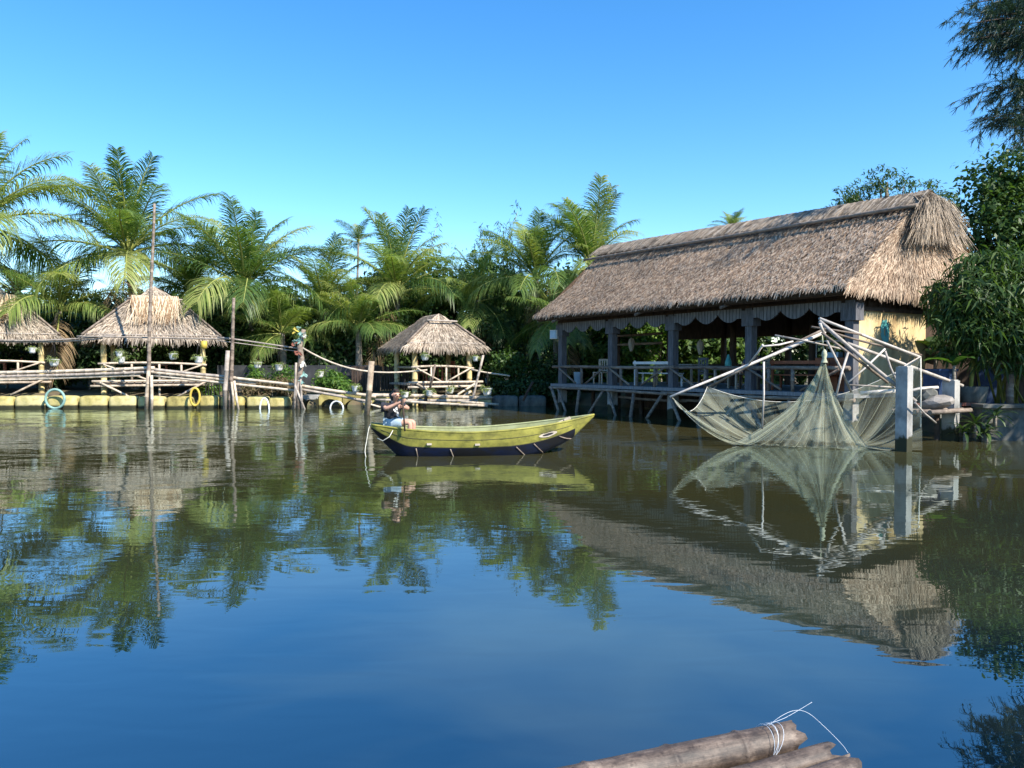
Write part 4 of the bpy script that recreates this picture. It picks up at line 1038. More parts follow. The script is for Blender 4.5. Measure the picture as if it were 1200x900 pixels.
# stern rope
mb = MB(); mb.tube(smooth([(.0, -.1, .60), (-.04, -.16, .52), (-.08, -.2, .30), (-.11, -.24, .1), (-.08, -.3, -.05)]), .008, 6)
mb.tube([(.42, -.30, .52), (.34, -.38, .38), (.22, -.36, .30), (.12, -.25, .34)], .008, 6); mb.build('mooring_rope', M['rope'], BE)
# paddle lying in the bow
e = empty('paddle', BE.matrix_basis @ Vector((BL_ * .74, .05, .40)), brz, 'wooden paddle sticking up out of the bow of the boat', 'paddle')
mb = MB(); mb.tube([(0, 0, 0), (.55, .02, .22)], .016, 6); mb.build('shaft', M['wood_pale'], e)
mb = MB(); mb.box((.6, .02, .235), (.14, .06, .05), Euler((0, -.4, 0)).to_matrix()); mb.build('grip', M['wood_pale'], e)

# ------------------------------------------------------------------ people
def skinned(name, joints, edges, mats, parent, sub=2, root=None):
    names = list(joints); idx = {n: i for i, n in enumerate(names)}
    me = bpy.data.meshes.new(name + '_s'); me.from_pydata([joints[n][0] for n in names], [(idx[a], idx[b]) for a, b in edges], [])
    ob = bpy.data.objects.new(name + '_s', me); COL.objects.link(ob)
    sk = ob.modifiers.new('skin', 'SKIN'); sk.use_smooth_shade = True; sk.branch_smoothing = .5
    for n in names:
        r = joints[n][1]; r = r if isinstance(r, tuple) else (r, r); v = me.skin_vertices[0].data[idx[n]]; v.radius = r; v.use_root = (n == (root or names[0]))
    ss = ob.modifiers.new('sub', 'SUBSURF'); ss.levels = sub; ss.render_levels = sub
    dg = bpy.context.evaluated_depsgraph_get(); dg.update()
    m2 = bpy.data.meshes.new_from_object(ob.evaluated_get(dg)); m2.name = name
    bpy.data.objects.remove(ob); m2.materials.clear()
    for m in mats: m2.materials.append(m)
    m2.polygons.foreach_set('use_smooth', [True] * len(m2.polygons))
    return link_mesh(name, m2, parent)
def person(label, loc, rz, s, shirt, pants, group=None, hold=True, twist=0.0, lean=0.0):
    e = empty('person', loc, rz, label, 'person', group); e.scale = (s, s, s)
    J = {'pelvis': ((0, 0, .10), (.13, .11)), 'waist': ((.01, 0, .26), (.115, .09)), 'chest': ((.03, 0, .42), (.135, .10)), 'neckb': ((.045, 0, .535), .055), 'neck': ((.06, 0, .585), .046),
         'jaw': ((.09, 0, .635), (.062, .066)), 'head': ((.075, 0, .70), (.076, .088)), 'crown': ((.065, 0, .765), (.06, .07)), 'nose': ((.178, 0, .672), .012)}
    E = [('pelvis', 'waist'), ('waist', 'chest'), ('chest', 'neckb'), ('neckb', 'neck'), ('neck', 'jaw'), ('jaw', 'head'), ('head', 'crown'), ('head', 'nose')]
    for sg, n in ((1, 'l'), (-1, 'r')):
        hand = Vector((.36, sg * .015 if hold else sg * .12, .50 + (.05 if sg < 0 else -.05))) if hold else Vector((.34, sg * .12, .30))
        el = Vector((.20, sg * .24, .40 if hold else .24)); sh = Vector((.03, sg * .17, .475)); wr = hand + (el - hand).normalized() * .09
        J['sh' + n] = (sh, .058); J['el' + n] = (el, .040); J['fa' + n] = (el.lerp(wr, .4), .038); J['wr' + n] = (wr, .027); J['pa' + n] = (hand, (.034, .026))
        E += [('chest', 'sh' + n), ('sh' + n, 'el' + n), ('el' + n, 'fa' + n), ('fa' + n, 'wr' + n), ('wr' + n, 'pa' + n)]
        fd = (hand - wr).normalized(); up = Vector((0, 0, 1)); cu = Vector((0, -sg, 0))
        for k in range(4):
            b0 = hand + fd * .03 + up * (.03 - .02 * k); l = (.035, .042, .039, .03)[k]
            b1 = b0 + fd * l; b2 = b1 + cu * l * .8 + fd * .008
            J[f'f{k}a{n}'] = (b0, .010); J[f'f{k}b{n}'] = (b1, .0095); J[f'f{k}c{n}'] = (b2, .008)
            E += [('pa' + n, f'f{k}a{n}'), (f'f{k}a{n}', f'f{k}b{n}'), (f'f{k}b{n}', f'f{k}c{n}')]
        J['ta' + n] = (hand + up * .035 - fd * .02 + cu * .02, .011); J['tb' + n] = (hand + up * .06 + cu * .045, .009); E += [('pa' + n, 'ta' + n), ('ta' + n, 'tb' + n)]
        hp = Vector((.03, sg * .09, .085)); kn = Vector((.43, sg * .115, .11)); an = Vector((.40, sg * .11, -.30)); ft = Vector((.55, sg * .13, -.34))
        J['hp' + n] = (hp, .085); J['th' + n] = (hp.lerp(kn, .5), .074); J['kn' + n] = (kn, .056); J['ca' + n] = (kn.lerp(an, .35), .05); J['an' + n] = (an, .035); J['ft' + n] = (ft, (.035, .022))
        E += [('pelvis', 'hp' + n), ('hp' + n, 'th' + n), ('th' + n, 'kn' + n), ('kn' + n, 'ca' + n), ('ca' + n, 'an' + n), ('an' + n, 'ft' + n)]
        J['ear' + n] = ((.07, sg * .098, .68), .014); E.append(('head', 'ear' + n))
    def bendj(D):
        for n_, (c_, r_) in list(D.items()):
            c_ = Vector(c_)
            if c_.z > .2 and not n_.startswith(('hp', 'th', 'tk', 'kn')):
                w_ = min(1, (c_.z - .2) / .2) if not n_.startswith(('el', 'fa', 'wr', 'pa', 'f', 't')) else 1
                c_ = Matrix.Rotation(twist * w_, 4, 'Z') @ c_; k_ = max(0, c_.z - .15); c_ = c_ + Matrix.Rotation(twist, 3, 'Z') @ Vector((lean * k_, 0, -lean * k_ * .28)); D[n_] = (c_, r_)
    bendj(J)
    skinned('body', J, E, [M['skin']], e)
    S = {'pelvis': ((0, 0, .10), (.168, .145)), 'waist': ((.01, 0, .26), (.155, .135)), 'chest': ((.03, 0, .42), (.172, .14)), 'neckb': ((.045, 0, .525), (.085, .085))}; bendj(S)
    SE = [('pelvis', 'waist'), ('waist', 'chest'), ('chest', 'neckb')]
    for n in 'lr':
        sh, el = Vector(J['sh' + n][0]), Vector(J['el' + n][0]); S['sh' + n] = (sh, .088); S['sl' + n] = (sh.lerp(el, .75), .076); SE += [('chest', 'sh' + n), ('sh' + n, 'sl' + n)]
    skinned('shirt', S, SE, [M[shirt]], e)
    T = {'pelvis': ((.02, 0, .085), (.138, .118))}; TE = []
    for n in 'lr':
        hp, kn = Vector(J['hp' + n][0]), Vector(J['kn' + n][0]); T['hp' + n] = (hp, .105); T['th' + n] = (hp.lerp(kn, .4), .096); T['tk' + n] = (hp.lerp(kn, .68), .088); TE += [('pelvis', 'hp' + n), ('hp' + n, 'th' + n), ('th' + n, 'tk' + n)]
    skinned('shorts', T, TE, [M[pants]], e)
    H = {'a': ((.035, 0, .70), (.085, .085)), 'b': ((.055, 0, .755), (.078, .08)), 'e': ((.06, 0, .80), (.045, .05)), 'c': ((.12, 0, .77), (.05, .03)), 'd': ((0.0, 0, .645), (.055, .04))}; bendj(H)
    skinned('hair', H, [('a', 'b'), ('b', 'e'), ('b', 'c'), ('a', 'd')], [M['hair']], e)
    for sg in (-1, 1):
        D_ = {'q': ((.152, sg * .034, .705), 1)}; bendj(D_); mb = MB(); mb.lathe([(.001, .011), (.009, .007), (.012, 0), (.009, -.007), (.001, -.011)], D_['q'][0], 8); mb.build('eye', M['dark'], e)
    D_ = {'q': ((.153, 0, .628), 1)}; bendj(D_); mb = MB(); mb.box(D_['q'][0], (.008, .045, .008), Matrix.Rotation(twist, 3, 'Z')); mb.build('mouth', M['brick'], e)
    e['hold'] = 0; del e['hold']
    return e, bendj
seat = BE.matrix_basis @ Vector((.36, -.02, bsec(.08)[2] - .01))
boy, bj = person('person in dark shirt and pale shorts sitting on the boat gripping a stick', seat, brz - R(18), .98, 'black_cloth', 'pale_denim', twist=-R(48), lean=.34)
mb = MB()                              # white print on the shirt front, lying on the chest
for q in ((-.05, .36), (-.02, .30), (-.055, .25), (.0, .40)):
    D_ = {'q%d' % a: ((.186 - abs(q[0]) * .25, q[0] + .03 * math.cos(a) * (1 if a != 2 else .6), q[1] + .04 * math.sin(a)), 1) for a in (0, 1, 2, 3, 4, 5)}
    bj(D_); mb.face([D_['q%d' % a][0] for a in range(6)])
mb.build('shirt_print', M['white_cloth'], boy)
mb = MB(); D_ = {'a': ((.385, 0, .62), 1), 'f': ((.385, 0, .52), 1)}; bj(D_); a = boy.matrix_basis @ Vector(D_['a'][0]); b = boy.matrix_basis @ (Vector(D_['f'][0]) + Vector((.06, 0, -.52))); mb.tube([a, a.lerp(b, .5), b], [.018, .017, .015], 8)
o = mb.build('stick', M['wood_dark'], None, b); tag(o, 'dark wooden stick held upright by the person in the boat', 'stick')
person('person in a blue shirt sitting in the shade inside the big pavilion', pavw(8.75, .55, DK + .42), PRZ + math.pi * .95, 1.05, 'blue', 'black_cloth', hold=False)
o = bench('low dark stool bench under the person in blue', pavw(8.72, .55, DK), PRZ, .8, M['wood_dark'], back=False)

# ------------------------------------------------------------------ lift net on its frame
AP = P(963, 389, 16.2)
nA, nB, nC, nD = P(788, 466, 15.9), P(829, 453, 17.6), P(1079, 419, 16.6), P(1071, 470, 15.2)
nE = P(966, 416, 16.2)
NE_ = empty('lift_net', (AP.x, AP.y, 0), 0, 'greenish square lift net hanging in a cone and curtain from four spreading poles', 'fishing net'); N0 = NE_.location
def catseg(a, b, sag, n):
    return [a.lerp(b, i / n) + Vector((0, 0, -sag * 4 * (i / n) * (1 - i / n))) for i in range(n + 1)]
r3 = random.Random(3)
f1, f2, f3 = W(868, 522), W(1000, 527.5), W(1081, 529)
per = []; kk_ = []
for pts_, k0, k1 in ((catseg(nA, f1, .20, 30), .5, .95), (catseg(f1, f2, 0, 30), .96, .96), (catseg(f2, f3, 0, 14), .96, .34), (catseg(f3, nC, 0, 10), .34, .36), (catseg(nC, nB, .62, 36), .36, .5), (catseg(nB, nA, .42, 12), .5, .5)):
    n_ = len(pts_) - 1
    for i, q in enumerate(pts_[:-1]): per.append(q); kk_.append(k0 + (k1 - k0) * i / n_)
for i, q in enumerate(per):
    q.z = max(q.z, .02)
    if 30 <= i < 74: q.y += .07 * math.sin(i * .83) + .05 * math.sin(i * 2.1 + 1); q.z = .01 + .03 * (math.sin(i * 1.3) > .3)
NP = len(per); cen = Vector((nE.x + .05, nE.y, 0)); rings = 26
vsn = []; uvs = []
wob = [r3.uniform(.9, 1.1) for _ in range(NP)]
wobs = [(wob[i - 2] + wob[i - 1] + wob[i] + wob[(i + 1) % NP] + wob[(i + 2) % NP]) / 5 for i in range(NP)]
low = []
for i, q in enumerate(per):
    d = Vector((q.x - cen.x, q.y - cen.y, 0))
    lp = cen + d * kk_[i] * (1 + (wobs[i] - 1) * 1.2); lp.z = .02 + (.05 * abs(math.sin(i * .9)) if r3.random() < .4 else 0); low.append(lp)
H_ = .52
for j in range(rings + 1):
    f = j / rings
    for i, q in enumerate(per):
        lp = low[i]
        if f <= H_:
            t_ = f / H_; p = nE.lerp(lp, t_); p.z = nE.z + (lp.z - nE.z) * (t_ ** .82) - 0.0
            fold = .10 * math.sin(i * 2 * math.pi / NP * 14 + 1.3 * math.sin(i * .5)) * t_ * (1.1 - t_) * 1.6
            dr = Vector((lp.x - nE.x, lp.y - nE.y, 0)); 
            if dr.length > 1e-6: p += dr.normalized() * fold
            # hang inwards like cloth
            p -= Vector((lp.x - nE.x, lp.y - nE.y, 0)) * .16 * math.sin(t_ * math.pi)
        else:
            t_ = (f - H_) / (1 - H_); p = lp.lerp(q, t_); p.z = lp.z + (q.z - lp.z) * t_ ** 1.55
            fold = .05 * math.sin(i * 2 * math.pi / NP * 19) * math.sin(t_ * math.pi); d = Vector((q.x - cen.x, q.y - cen.y, 0)).normalized(); p += d * fold
        vsn.append(p - N0)
fsn = []; 
for j in range(rings):
    for i in range(NP): fsn.append((j * NP + i, j * NP + (i + 1) % NP, (j + 1) * NP + (i + 1) % NP, (j + 1) * NP + i))
me = bpy.data.meshes.new('netting'); me.from_pydata(vsn, [], fsn); uvl = me.uv_layers.new(name='UVMap'); li = 0
for j in range(rings):
    for i in range(NP):
        for (a, b) in ((i, j), (i + 1, j), (i + 1, j + 1), (i, j + 1)): uvl.data[li].uv = (a / NP, b / rings); li += 1
me.polygons.foreach_set('use_smooth', [True] * len(fsn)); me.materials.append(M['net']); link_mesh('netting', me, NE_)
mb = MB(); mb.tube([p - N0 for p in per[84:]] + [p - N0 for p in per[:31]], .007, 5, cap=False); mb.build('edge_rope', M['rope'], NE_)
mb = MB()                              # visible cords of the net: radial and ring cords
for i in range(0, NP, 4): mb.tube([vsn[j * NP + i] + Vector((0, 0, .002)) for j in range(rings + 1)], .003, 3, cap=False)
mb.build('net_cord', M['netcord'], NE_)
mb = MB(); mb.lathe([(.015, .12), (.045, .08), (.06, .0), (.04, -.07), (.07, -.16)], nE - N0, 10); mb.tube([nE - N0, AP - N0], .012, 5); mb.build('knot', M['netcord'], NE_)
def npole(a, b, r, nm='spreader_pole', mat='metal_pole', r2=None):
    mb = MB(); mb.bamboo(a - N0, b - N0, r * .68, None if r2 is None else r2 * .68, 8, .6, wob=.02); mb.build(nm, M[mat], NE_)
npole(P(967, 389, 16.2), nA + Vector((-.05, 0, 0)), .05, r2=.035); npole(P(970, 384, 16.3), nB, .042, mat='log', r2=.03)
npole(P(960, 376, 16.0), nD + Vector((.03, 0, -.02)), .055, mat='metal_pole'); npole(P(960, 373, 16.1), nC, .045)
npole(P(962, 386, 15.9), P(1079, 417, 16.8), .035, mat='log'); npole(P(951, 383, 15.9), P(1010, 392, 16.0), .03, mat='log')
npole(P(894, 404, 15.6), nA.lerp(AP, .51) + Vector((0, -.02, 0)), .03); npole(P(908, 393, 16.1), P(985, 408, 15.8), .03); npole(P(929, 400, 15.9), P(894, 407, 15.5), .028)
npole(P(963, 390, 15.7), P(1040, 448, 15.6), .04, mat='log'); npole(P(969, 399, 15.7), P(998, 459, 15.9), .035); npole(P(994, 413, 15.6), P(979, 464, 15.5), .035)
npole(P(895, 424, 15.9), P(894, 502, 15.9), .03, 'prop', 'metal_pole')
npole(P(993, 449, 15.9), P(1038, 409, 16.2), .03, 'strut'); npole(P(1037, 411, 16.2), P(1052, 452, 16.1), .035, 'strut'); npole(P(995, 451, 16.0), P(1050, 454, 16.2), .025, 'strut')
npole(P(1048, 438, 15.8), P(1077, 418, 16.6), .022, 'strut'); npole(P(1072, 472, 14.9), P(1096, 496, 15.5), .028, 'strut'); npole(P(1079, 418, 16.9), P(1079, 500, 16.4), .02, 'strut', 'rope')
npole(P(961, 379, 15.65), P(966, 392, 15.75), .04, 'strut')
# boom and its concrete posts
npole(P(992, 402, 16.0), P(1128, 452, 17.5), .055, 'boom', 'metal_pole')
PG = 'square concrete posts carrying the net frame'
for a, b, Y, lb, wd in ((1060, 430, 15.15, 'square concrete post behind the net curtain at its right end', .23), (1114.5, 446, 17.4, 'square concrete post standing clear to the right of the net', .27)):
    g = W(a, 428 + 1530 / Y); tp = P(b if False else a, b, Y); mb = MB(); mb.box((0, 0, tp.z / 2 - .3), (wd, wd, tp.z + .6))
    mb.box((0, 0, tp.z + .005), (wd - .05, wd - .05, .03)); o = mb.build('concrete_post', M['concrete']); o.location = (tp.x, Y, 0); o.rotation_euler.z = R(38); tag(o, lb, 'post', PG)
o = pole('long white pipe lying over the net curtain between the wall and the concrete post', P(1008, 461, 17.4), P(1052, 458, 17.2), .05, 'metal_pole', None, 'pipe', 'pipe', node_l=3)
pole('pale pipe continuing from the concrete post to the rocks', P(1062, 459, 17.0), P(1098, 453, 17.2), .035, 'metal_pole', None, 'pipe', 'pipe', node_l=3)
# stick platform between the posts with rocks
e = empty('stick_platform', P(1090, 482, 17.0), R(30), 'dark platform of bundled sticks between the two concrete posts', 'platform')
for k in range(9):
    mb = MB(); mb.bamboo((-.75, -.45 + k * .11, rnd.uniform(-.03, .03)), (.75, -.45 + k * .11 + rnd.uniform(-.05, .05), rnd.uniform(-.03, .03)), .05); mb.build('stick', M['log'], e)
for sx in (-.6, .6):
    mb = MB(); mb.bamboo((sx, .2, -1.6), (sx, .2, -.04), .06); mb.build('leg', M['wood_dark'], e)
def rock(label, px, py, Y, s, mat='stone', sq=.6):
    bm = bmesh.new(); bmesh.ops.create_icosphere(bm, subdivisions=2, radius=s)
    for v in bm.verts: v.co = Vector((v.co.x * 1.4, v.co.y, v.co.z * sq)) * rnd.uniform(.85, 1.15)
    me = bpy.data.meshes.new('rock'); bm.to_mesh(me); bm.free(); me.materials.append(M[mat]); o = link_mesh('rock', me); o.location = P(px, py, Y); o.rotation_euler = (0, .2, rnd.uniform(0, 3)); return tag(o, label, 'rock', 'rocks on the stick platform')
rock('slanting pale rock on the stick platform', 1099, 472, 16.9, .26); rock('dark round rock on the stick platform behind the pale one', 1086, 465, 17.2, .22, 'concrete_dark', .9)
e = empty('blue_crate', P(1101, 453, 18.2), R(20), 'blue plastic crate in the shade behind the rocks', 'crate')
mb = MB(); mb.box((0, 0, 0), (.55, .45, .75)); mb.build('box', M['blue'], e); mb = MB(); mb.box((0, 0, .39), (.6, .5, .06)); mb.build('rim', M['blue'], e)
mb = MB(); mb.box((0, 0, -.55), (.7, .6, .35)); mb.build('base', M['concrete_dark'], e)

# ------------------------------------------------------------------ right bank
mb = MB(); mb.box((12.7, 17.45, .25), (4.2, .3, 1.0)); mb.box((12.7, 17.4, .78), (4.3, .45, .08)); o = mb.build('bank_wall', M['concrete_dark'], None, (12.7, 17.4, 0)); tag(o, 'low concrete bank wall at the right edge below the log railing', 'wall')
mb = MB()
for k in range(9): mb.box((9.7 + k * .16 - .1, 18.1 - k * .0, .78), (.15, .12, .07))
o = mb.build('brick_edging', M['brick'], None, (10.2, 18.1, .78)); tag(o, 'short course of red bricks left of the concrete bank wall', 'brick edging')
e = empty('log_railing', P(1178, 480, 18.2), R(-4), 'rough log railing on the concrete bank wall at the right edge', 'railing')
mb = MB(); mb.bamboo((-.45, 0, 1.28), (2.6, 0, 1.24), .07); mb.build('top_rail', M['log'], e)
mb = MB(); mb.bamboo((-.45, -.05, 1.12), (2.6, -.05, 1.08), .05); mb.build('lower_rail', M['log'], e)
for x in (0.1, .75, 1.0, 1.7):
    mb = MB(); mb.bamboo((x, 0, -.1), (x, 0, 1.15), .085); mb.build('rail_post', M['log'], e)
e = empty('shed', (13.9, 21.8, .5), R(-12), 'dark timber shed with a blue door deep in the shade at right', 'shed')
mb = MB(); mb.box((0, 0, 1.3), (4.6, 2.4, 2.6)); mb.build('wall', M['wood_dark'], e)
mb = MB(); mb.box((-.6, -1.22, 1.05), (.9, .05, 2.0)); d_ = mb.build('door', M['blue'], e)
mb = MB(); mb.box((-.25, -1.27, 1.0), (.04, .06, .16)); mb.build('handle', M['metal_pole'], d_)
mb = MB(); mb.box((0, 0, 2.68), (5.2, 3.0, .12)); mb.build('roof', M['concrete_dark'], e)

def rosette(name, label, loc, n, L, wdt, mat, cat='plant', group=None, pitch=(20, 75), stem=None):
    e = empty(name, loc, 0, label, cat, group); mb = MB()
    for k in range(n):
        az = k * 2.4 + rnd.uniform(-.2, .2); pt = R(rnd.uniform(*pitch)); l = L * rnd.uniform(.75, 1.1); pts = []; p = Vector((0, 0, stem or 0)); a = pt
        for i in range(7):
            pts.append(p.copy()); p = p + Vector((math.cos(az) * math.cos(a), math.sin(az) * math.cos(a), math.sin(a))) * l / 6; a -= .22
        sd = Vector((-math.sin(az), math.cos(az), 0)); b = len(mb.v)
        for i, q in enumerate(pts):
            w_ = wdt * math.sin(math.pi * (.08 + .9 * i / 6)) ** .7; mb.v += [tuple(q - sd * w_), tuple(q - Vector((0, 0, w_ * .25))), tuple(q + sd * w_)]
        for i in range(6):
            for j in range(2): mb.f.append((b + i * 3 + j, b + i * 3 + j + 1, b + i * 3 + 4 + j, b + i * 3 + 3 + j)); mb.mi.append(0); mb.sm.append(True)
    mb.build('leaves', M[mat], e)
    mb = MB(); mb.tube([(0, 0, -.3), (0, 0, (stem or 0) + .02)], [.05, .035], 7); mb.build('stem', M['bark'], e)
    return e
rosette('banana_plant', 'bright green broad leaved plant arching over the rocks', P(1118, 446, 17.9), 6, .75, .13, 'leaf_bright', pitch=(30, 85), stem=.35)
rosette('broadleaf_plant', 'broad dark green leaves beside the ochre wall', P(1096, 425, 20.5), 9, .8, .18, 'leaf_dark', pitch=(10, 80), stem=.3)
e = empty('plant_pot', P(1137, 478, 18.4), 0, 'dark round planter with a thin stem standing left of the bank wall', 'planter')
mb = MB(); mb.lathe([(.001, 0), (.28, 0), (.36, .35), (.38, .52), (.34, .52), (.3, .4), (.001, .4)], seg=16); mb.build('pot', M['concrete_dark'], e)
mb = MB(); mb.tube([(0, 0, .4), (.05, 0, 1.0), (.02, 0, 1.7)], [.05, .045, .03], 7); mb.build('stem', M['rachis'], e)
WG = 'narrow leaved plants hanging over the water at right'
for px, py, lb in ((1143, 497, 'narrow leaved plant over the water, the highest of the clump left of the bank wall'), (1131, 507, 'narrow leaved plant over the water at the left of the clump'), (1155, 508, 'narrow leaved plant over the water touching the bank wall'), (1166, 488, 'narrow leaved plant growing on top of the bank wall')):
    rosette('water_plant', lb, P(px, py, 17.1), 17, .52, .032, 'leaf_dark', 'plant', WG, (-10, 70))

# ------------------------------------------------------------------ foreground bamboo raft poles
FGp = 'bamboo poles of the raft in the foreground'
def raft(label, a, b, r0, r1, seedx):
    a, b = Vector(a), Vector(b); r = random.Random(seedx); e = empty('raft_pole', a, math.atan2((b - a).y, (b - a).x), label, 'bamboo pole', FGp); L = (b - a).length; slope = (b.z - a.z)
    mb = MB(); pts = []; rs = []; x = 0; nodes = [L - .27 - .30 * k - .02 * k * k for k in range(12)]
    xs = sorted(set([0, L] + [min(L, max(0, nx_ + d)) for nx_ in nodes for d in (-.03, -.008, 0, .008, .03) if 0 < nx_ < L] + [i * L / 60 for i in range(61)]))
    for x in xs:
        m = 1 + .10 * max(math.exp(-((x - nn) / .010) ** 2) for nn in nodes) + .012 * math.sin(x * 9 + seedx)
        pts.append(Vector((x, .012 * math.sin(x * 2.2 + seedx), slope * x / L + .01 * math.sin(x * 1.7)))); rs.append((r0 + (r1 - r0) * x / L) * m)
    mb.tube(pts, rs, 20, cap=False)
    q = len(mb.v) - 20                  # broken hollow end
    c = pts[-1]
    for k in range(20):
        v = Vector(mb.v[q + k]); mb.v[q + k] = (v.x + r.uniform(-.035, .03), v.y, v.z)
    b0 = len(mb.v)
    for k in range(20):
        v = Vector(mb.v[q + k]); w_ = c + (v - c) * .82; mb.v.append((v.x - .004, w_.y, w_.z))
    for k in range(20):
        v = Vector(mb.v[b0 + k]); mb.v.append((L - .24, v.y, v.z))
    for k in range(20):
        k2 = (k + 1) % 20
        mb.f.append((q + k, q + k2, b0 + k2, b0 + k)); mb.mi.append(0); mb.sm.append(False)
        mb.f.append((b0 + k, b0 + k2, b0 + 20 + k2, b0 + 20 + k)); mb.mi.append(1); mb.sm.append(True)
    mb.f.append(tuple(b0 + 20 + k for k in range(20))); mb.mi.append(1); mb.sm.append(False)
    mb.build('culm', [M['raft'], M['wood_dark']], e)
    return e
def zW(px, py, z): return W(px, py, z)
d1 = (zW(935, 866, .16) - zW(690, 916, .15)).normalized()
e1 = zW(932, 864, .15); rp1 = raft('thickest raft pole at the bottom with white string tied round its broken end', e1 - d1 * 3.4, e1, .069, .066, 1)
e2 = zW(972, 884, .11); d2 = (d1 + Vector((-.0, .10, 0))).normalized(); raft('thinner raft pole in the middle with a split end below the string', e2 - d2 * 3.4, e2, .058, .052, 2)
e3 = zW(998, 900, .09); d3 = (d1 + Vector((0, .13, 0))).normalized(); raft('nearest pale raft pole cut off by the bottom edge', e3 - d3 * 3.4, e3, .062, .06, 3)
# string round pole one
e = empty('string', e1, rp1.rotation_euler.z, 'loose white string knotted round the thickest raft pole', 'string')
mb = MB()
for xo, tl in ((-.165, .02), (-.158, .05), (-.15, .035), (-.142, .07)):
    pts = []
    for k in range(25):
        a = 2 * math.pi * k / 24; pts.append((xo + tl * math.sin(a) * .8 + .004, .072 * math.cos(a), .072 * math.sin(a) + .0))
    mb.tube(pts, .0012, 5, cap=False)
mb.build('loop', M['string'], e)
mb = MB(); mb.tube(smooth([(-.15, -.02, .08), (-.10, -.03, .115), (-.03, -.03, .13), (.03, -.04, .115), (.09, -.07, .06), (.14, -.11, 0), (.155, -.13, -.03)]), .0009, 5)
mb.tube(smooth([(-.15, -.01, .082), (-.06, 0, .088), (.03, .02, .10), (.10, .02, .125)]), .0009, 5)
mb.tube(smooth([(-.12, -.083, -.01), (-.16, -.10, -.03), (-.22, -.11, -.05), (-.27, -.12, -.03), (-.29, -.12, -.05)]), .0009, 5)
mb.tube(smooth([(-.12, -.083, -.01), (-.05, -.12, -.03), (.02, -.15, -.035)]), .0009, 5); mb.build('loose_end', M['string'], e)

# ------------------------------------------------------------------ palms
palm('tall coconut palm leaning in at the left border', -28, 262, 34.0, 4.9, 21, (7, 10, 8), 1)
palm('big coconut palm rising right behind the hut with the tall pole', 150, 296, 38.0, 4.5, 22, (9, 12, 9), 1)
palm('coconut palm with tall upright fronds between the pole hut and the pole bundle', 286, 338, 37.5, 4.5, 23, (8, 9, 10), 2)
palm('coconut palm behind the rag wrapped pole', 380, 358, 38.5, 3.5, 24, (8, 8, 9), 1)
palm('broad coconut palm just left of the smaller hut', 466, 342, 38.5, 3.9, 25, (9, 10, 9), 1)
palm('coconut palm with drooping fronds right of the smaller hut', 628, 325, 36.5, 3.3, 26, (6, 9, 10), 2)
palm('coconut palm standing above the left end of the big thatched roof', 692, 312, 36.0, 3.7, 27, (9, 7, 5), 1)
palm('young coconut palm low between the left hut and the pole hut', 70, 362, 36.5, 3.6, 28, (3, 8, 8), 1)
palm('small drooping coconut palm left above the smaller hut', 420, 385, 36.5, 2.8, 29, (3, 8, 9), 1)
palm('dark coconut palm partly hidden behind the smaller hut roof', 560, 352, 39.0, 3.2, 30, (5, 8, 9), 2)
palm('coconut palm low behind the pole bundle', 330, 390, 36.8, 2.6, 35, (2, 8, 8), 1)
palm('coconut palm half hidden right of the hut with the tall pole', 222, 340, 40.0, 3.6, 36, (5, 9, 8), 0)
palm('slim palm with a small tuft of fronds left of the broad palm', 420, 284, 44.0, 1.5, 31, (3, 5, 3), 0, trunk=.07, lean=.05)
palm('small distant palm above the left hut roof', 20, 345, 66.0, 3.6, 32, (7, 8, 6), 0)
palm('distant palm tip showing above the middle of the big roof', 858, 270, 56.0, 1.7, 33, (6, 6, 4), 0)
palm('coconut palm between the drooping palm and the big roof', 652, 372, 34.5, 2.6, 34, (3, 8, 8), 1)

# ------------------------------------------------------------------ trees, hedge, shrubs on the far bank
TG = 'dense trees behind the palms'
def at(px, Y): return (px - 600) / F * Y
for i, (px, Y, h, wd, lb) in enumerate(((-60, 44, 4.3, 3.6, 'dark tree behind the left border palm'), (60, 46, 4.0, 3.6, 'dark tree behind the gap between the two left huts'), (165, 45, 4.4, 3.8, 'dark tree behind the big palm of the pole hut'),
        (262, 45, 4.2, 3.6, 'dark tree behind the palm with tall upright fronds'), (345, 46, 4.4, 3.4, 'dark tree between the upright palm and the rag pole palm'), (430, 46, 5.2, 3.4, 'dark tree behind the small drooping palm'), (510, 45, 6.0, 3.4, 'dark tree behind the roof of the smaller hut'),
        (600, 44, 6.4, 3.4, 'dark tree behind the drooping palm right of the smaller hut'), (680, 42, 6.0, 3.0, 'dark tree behind the left end of the big roof'))):
    h *= 1.12; bl = [(rnd.uniform(-wd * .7, wd * .7), rnd.uniform(-1, 1), h * rnd.uniform(.3, 1.0), rnd.uniform(1.0, 1.8)) for _ in range(11)] + [(0, 0, h * .5, 1.8), (-wd * .4, 0, h * .3, 1.6), (wd * .4, 0, h * .3, 1.6)]
    leaf_tree('broadleaf_tree', lb, (at(px, Y), Y, .5), bl, 11000, .36, 'leaf_mid' if i % 3 == 1 else 'leaf_dark', 'tree', TG)
SGp = 'dark shrubs of the hedge behind the huts'
hl = ['at the left border', 'behind the left hut', 'behind the largest hanging pot', 'left behind the pole hut', 'in the middle behind the pole hut', 'right behind the pole hut', 'behind the leaning pole bundle', 'behind the first hanging pot right of the bundle', 'behind the rag wrapped pole', 'right of the rag wrapped pole', 'behind the pale pipe', 'left behind the smaller hut', 'in the middle behind the smaller hut', 'right behind the smaller hut']
